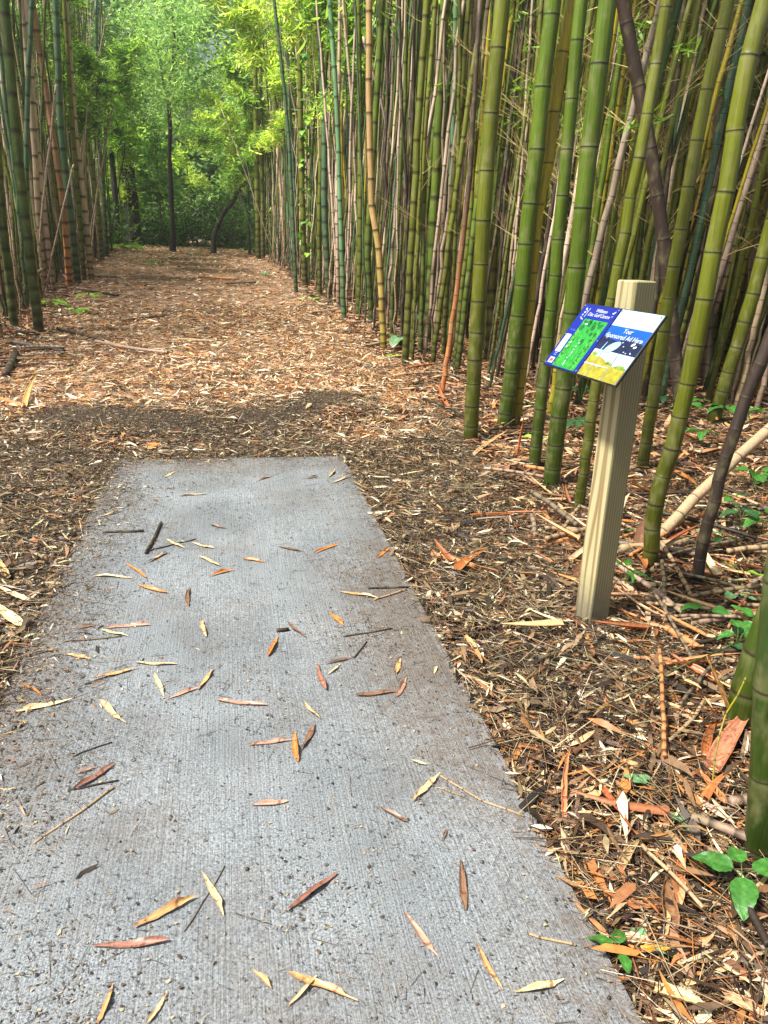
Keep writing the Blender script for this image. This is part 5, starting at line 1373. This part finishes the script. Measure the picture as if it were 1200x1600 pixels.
def far_tree(px_, py_, pts, w, label, crown=None, name="tree", taper=.5, cw=None):
    base = at(px_, py_); base[2] = float(terr(base[0], base[1])) - .1
    root = empty(name, tuple(base)); pend(root, label, "tree", px_)
    dp = depth(base); path = catmull([base] + [on_plane(x, y, base) for x, y in pts], 8) - base
    r0 = w / 2 / FPX * dp
    s = np.linspace(0, 1, len(path)); rad = r0 * (1 - taper * s) * (1 + .5 * np.exp(-s * 25)) * (1 + .06 * np.sin(s * 40))
    V, T, Q = tube_geo(path, rad, 14)
    link("trunk", npmesh("trunk", V, [T, Q], smooth=True), M_BARK, root)
    return root, base, path, r0
root, base, path, r0 = far_tree(270, 393, [(269, 330), (265, 250), (266, 200), (263, 150), (268, 110), (272, 70), (270, 20), (262, -60)], 7.5, "slender brown tree standing alone in the middle of the far path", taper=.55, name="slender_tree")
def limb(root, base, a, pxs, w):
    P = catmull([a] + [on_plane(x, y, base) - base for x, y in pxs], 6)
    r_ = w / 2 / FPX * depth(base); V, T, Q = tube_geo(P, np.linspace(r_, r_ * .4, len(P)), 8)
    link("limb", npmesh("limb", V, [T, Q], smooth=True), M_BARK, root)
limb(root, base, path[22], [(262, 142), (255, 130), (250, 90), (243, 55)], 5)
limb(root, base, path[36], [(284, 125), (296, 142)], 4)
limb(root, base, path[38], [(280, 60), (286, 48), (300, 10)], 4)
limb(root, base, path[28], [(285, 150), (310, 120), (345, 100)], 3)
def crown_on(root, pts3, n_, cols, rad, Ls=(.16, .3), nm="crown"):
    parts = []
    for p, m in zip(pts3, np.full(len(pts3), n_ // len(pts3))):
        P = np.array(p) + rng.normal(0, 1, (m, 3)) * np.array(rad) * random.uniform(.6, 1.1)
        parts.append(leaves_at(P, Ls[0], Ls[1], cols))
    build_batch(nm, parts, M_LEAF, root)
crown_on(root, [on_plane(x, y, base, random.uniform(-1, 1)) - base for x, y in ((255, 60), (240, 90), (285, 110), (275, 150), (300, 60), (262, 20), (230, 40), (310, 130), (255, 145), (290, 20), (250, 185), (285, 190))], 9000, BG, (.75, .75, .45))
root, base, path, r0 = far_tree(212, 384, [(207, 340), (203, 300), (196, 240), (188, 190), (180, 100)], 24, "thick dark trunk on the left of the far path", taper=.35, name="dark_tree")
crown_on(root, [on_plane(x, y, base, random.uniform(-1.5, .5)) - base for x, y in ((190, 150), (175, 120), (205, 160), (160, 170), (185, 70), (210, 110))], 8000, MG, (1.0, 1.0, .6))
root, base, path, r0 = far_tree(184, 384, [(181, 320), (176, 260), (172, 200), (170, 120)], 11, "second dark trunk just left of the thick one", name="dark_tree")
crown_on(root, [on_plane(x, y, base, random.uniform(-1.5, 1)) - base for x, y in ((165, 120), (150, 80), (180, 60))], 4000, DG, (.9, .9, .7))
root, base, path, r0 = far_tree(333, 396, [(335, 370), (341, 350), (352, 330), (362, 318), (372, 300), (385, 284)], 8.5, "crooked leaning trunk on the right of the far path", name="leaning_tree", taper=.4)
crown_on(root, [on_plane(x, y, base) - base for x, y in ((388, 280), (380, 290))], 250, YG, (.3, .3, .2), (.1, .2))
for px_, py_, top, w, lab in ((235, 372, (233, 300), 4, "thin pale stem under the pale arching bamboo"), (283, 372, (280, 290), 5, "dim slim trunk behind the slender tree"), (372, 388, (372, 250), 9, "dark trunk among the culms right of the far path"), (248, 372, (252, 250), 4, "dim thin trunk left of the slender tree")):
    r_, b_, p_, _ = far_tree(px_, py_, [((px_ + top[0]) / 2 + 1, (py_ + top[1]) / 2), top, (top[0] - 3, top[1] - 150)], w, lab, name="slim_tree")
    crown_on(r_, [p_[-1] + np.array([random.gauss(0, .5), random.gauss(0, .5), random.gauss(0, .4)]) for _ in range(4)], 1400, MG, (.7, .7, .6))

# arching leafy bamboos on both sides of the far path
def plx(px_, py_):
    b_ = at(px_, py_); return b_[0], b_[1]
PL = []
x_, y_ = plx(222, 374); PL.append((x_ + .5, y_ - 3, 4.2, (1.7, -1.2), PG, 5200, "pale low arching bamboo beside the thick dark trunk", 240, .02, .25, .8))
for i in range(11):
    y = 17 + i * 2.3 + random.uniform(-.6, .6)
    PL.append((float(edgeR(y)) + random.uniform(.3, 1.8), y, random.uniform(7.0, 10.5), (-random.uniform(1.2, 3.2), random.uniform(-.5, .8)), YG if i % 3 else MG, 3600, "yellow green bamboo arching from the path's right" if i % 3 else "mid green bamboo arching from the path's right", 0, .035, .42, 1.2))
for i in range(7):
    y = 21 + i * 2.8 + random.uniform(-.6, .6)
    PL.append((float(edgeL(y)) - random.uniform(.2, 1.6), y, random.uniform(6.0, 8), (random.uniform(.2, 1.3), random.uniform(-.5, .8)), MG if i % 3 else BG, 3600, "mid green bamboo arching from the path's left" if i % 3 else "blue green bamboo arching from the path's left", 0, .035, .6, 1.2))
for i in range(9):
    y = 41 + random.uniform(0, 6)
    PL.append((-6.5 + i * 1.15 + random.uniform(-.4, .4), y, random.uniform(6, 11), (random.uniform(-1.5, 1.5), -random.uniform(.5, 2)), (BG, YG, BG)[i % 3], 3600, "%s leafy bamboo closing the path" % ("blue green", "yellow green", "blue green")[i % 3], 0, .04, .30, 1.5))
for x, y, H, ln, cols, n_, lab, px_, r0, low, spd in PL:
    if not px_: px_ = project((x, y, 1))[0]
    plume(x, y, H, ln, cols, n_, lab, px_, r0, low, spd, Ls=(.13, .26) if y < 26 else (.2, .36))

# woods that read as one mass: far wall of foliage, dark undergrowth, thickets behind both groves, a leaf roof added to shade the right one
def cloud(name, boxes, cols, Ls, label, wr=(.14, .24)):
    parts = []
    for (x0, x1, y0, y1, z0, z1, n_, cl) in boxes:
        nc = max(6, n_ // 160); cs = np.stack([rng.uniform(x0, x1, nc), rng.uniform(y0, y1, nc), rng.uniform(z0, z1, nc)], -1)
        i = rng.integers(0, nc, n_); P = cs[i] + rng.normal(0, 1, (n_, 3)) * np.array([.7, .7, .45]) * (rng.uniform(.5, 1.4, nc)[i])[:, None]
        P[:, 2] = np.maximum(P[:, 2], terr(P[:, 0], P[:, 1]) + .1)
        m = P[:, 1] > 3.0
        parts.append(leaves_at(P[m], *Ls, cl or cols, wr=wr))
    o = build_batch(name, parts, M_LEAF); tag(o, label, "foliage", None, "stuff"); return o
cloud("distant_woods", [(-22, -4, 48, 60, 1, 7, 22000, MG), (-9, 8, 50, 60, 1.5, 17, 60000, BG), (3, 20, 46, 60, 1, 12, 22000, YG), (-24, -6, 58, 66, 5, 11, 20000, YG), (4, 24, 50, 64, 8, 20, 16000, YG), (-14, 12, 66, 70, 12, 26, 14000, YG), (-14, 10, 60, 64, .5, 8, 16000, DG)], MG, (.35, .7), "far wall of tall trees closing the view", (.22, .4))
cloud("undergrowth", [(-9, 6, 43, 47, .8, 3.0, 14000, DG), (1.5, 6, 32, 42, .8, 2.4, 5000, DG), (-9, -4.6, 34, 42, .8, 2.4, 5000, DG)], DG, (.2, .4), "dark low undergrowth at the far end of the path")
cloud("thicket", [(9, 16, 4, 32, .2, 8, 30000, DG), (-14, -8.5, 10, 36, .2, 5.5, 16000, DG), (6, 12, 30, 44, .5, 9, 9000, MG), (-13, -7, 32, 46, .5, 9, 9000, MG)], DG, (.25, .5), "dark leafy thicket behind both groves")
cloud("shading_leaf_roof", [(2.6, 12, 3.5, 20, 5.2, 8.5, 38000, MG), (3.4, 11, 20, 36, 6.5, 9.5, 12000, MG)], MG, (.2, .4), "roof of bamboo leaves added over the right grove to shade it")  # leaves put in overhead to darken the grove's interior

# thin haze volume added to lighten the far foliage
def haze():
    x0, x1, y0, y1, z0, z1 = -160, 160, -70, 270, -1.3, 32
    V = [(x, y, z) for z in (z0, z1) for y in (y0, y1) for x in (x0, x1)]
    me = bpy.data.meshes.new("haze"); me.from_pydata(V, [], [(0, 2, 3, 1), (4, 5, 7, 6), (0, 1, 5, 4), (1, 3, 7, 5), (3, 2, 6, 7), (2, 0, 4, 6)]); me.update()
    m = bpy.data.materials.new("haze"); m.use_nodes = True; t = m.node_tree; t.nodes.clear()
    out = t.nodes.new("ShaderNodeOutputMaterial"); v = t.nodes.new("ShaderNodeVolumePrincipled")
    v.inputs["Density"].default_value = .0012; v.inputs["Color"].default_value = (.95, .97, .93, 1); v.inputs["Anisotropy"].default_value = .3
    t.links.new(v.outputs[0], out.inputs["Volume"])
    tag(link("haze", me, m), kind="stuff")
haze()
settle_labels()
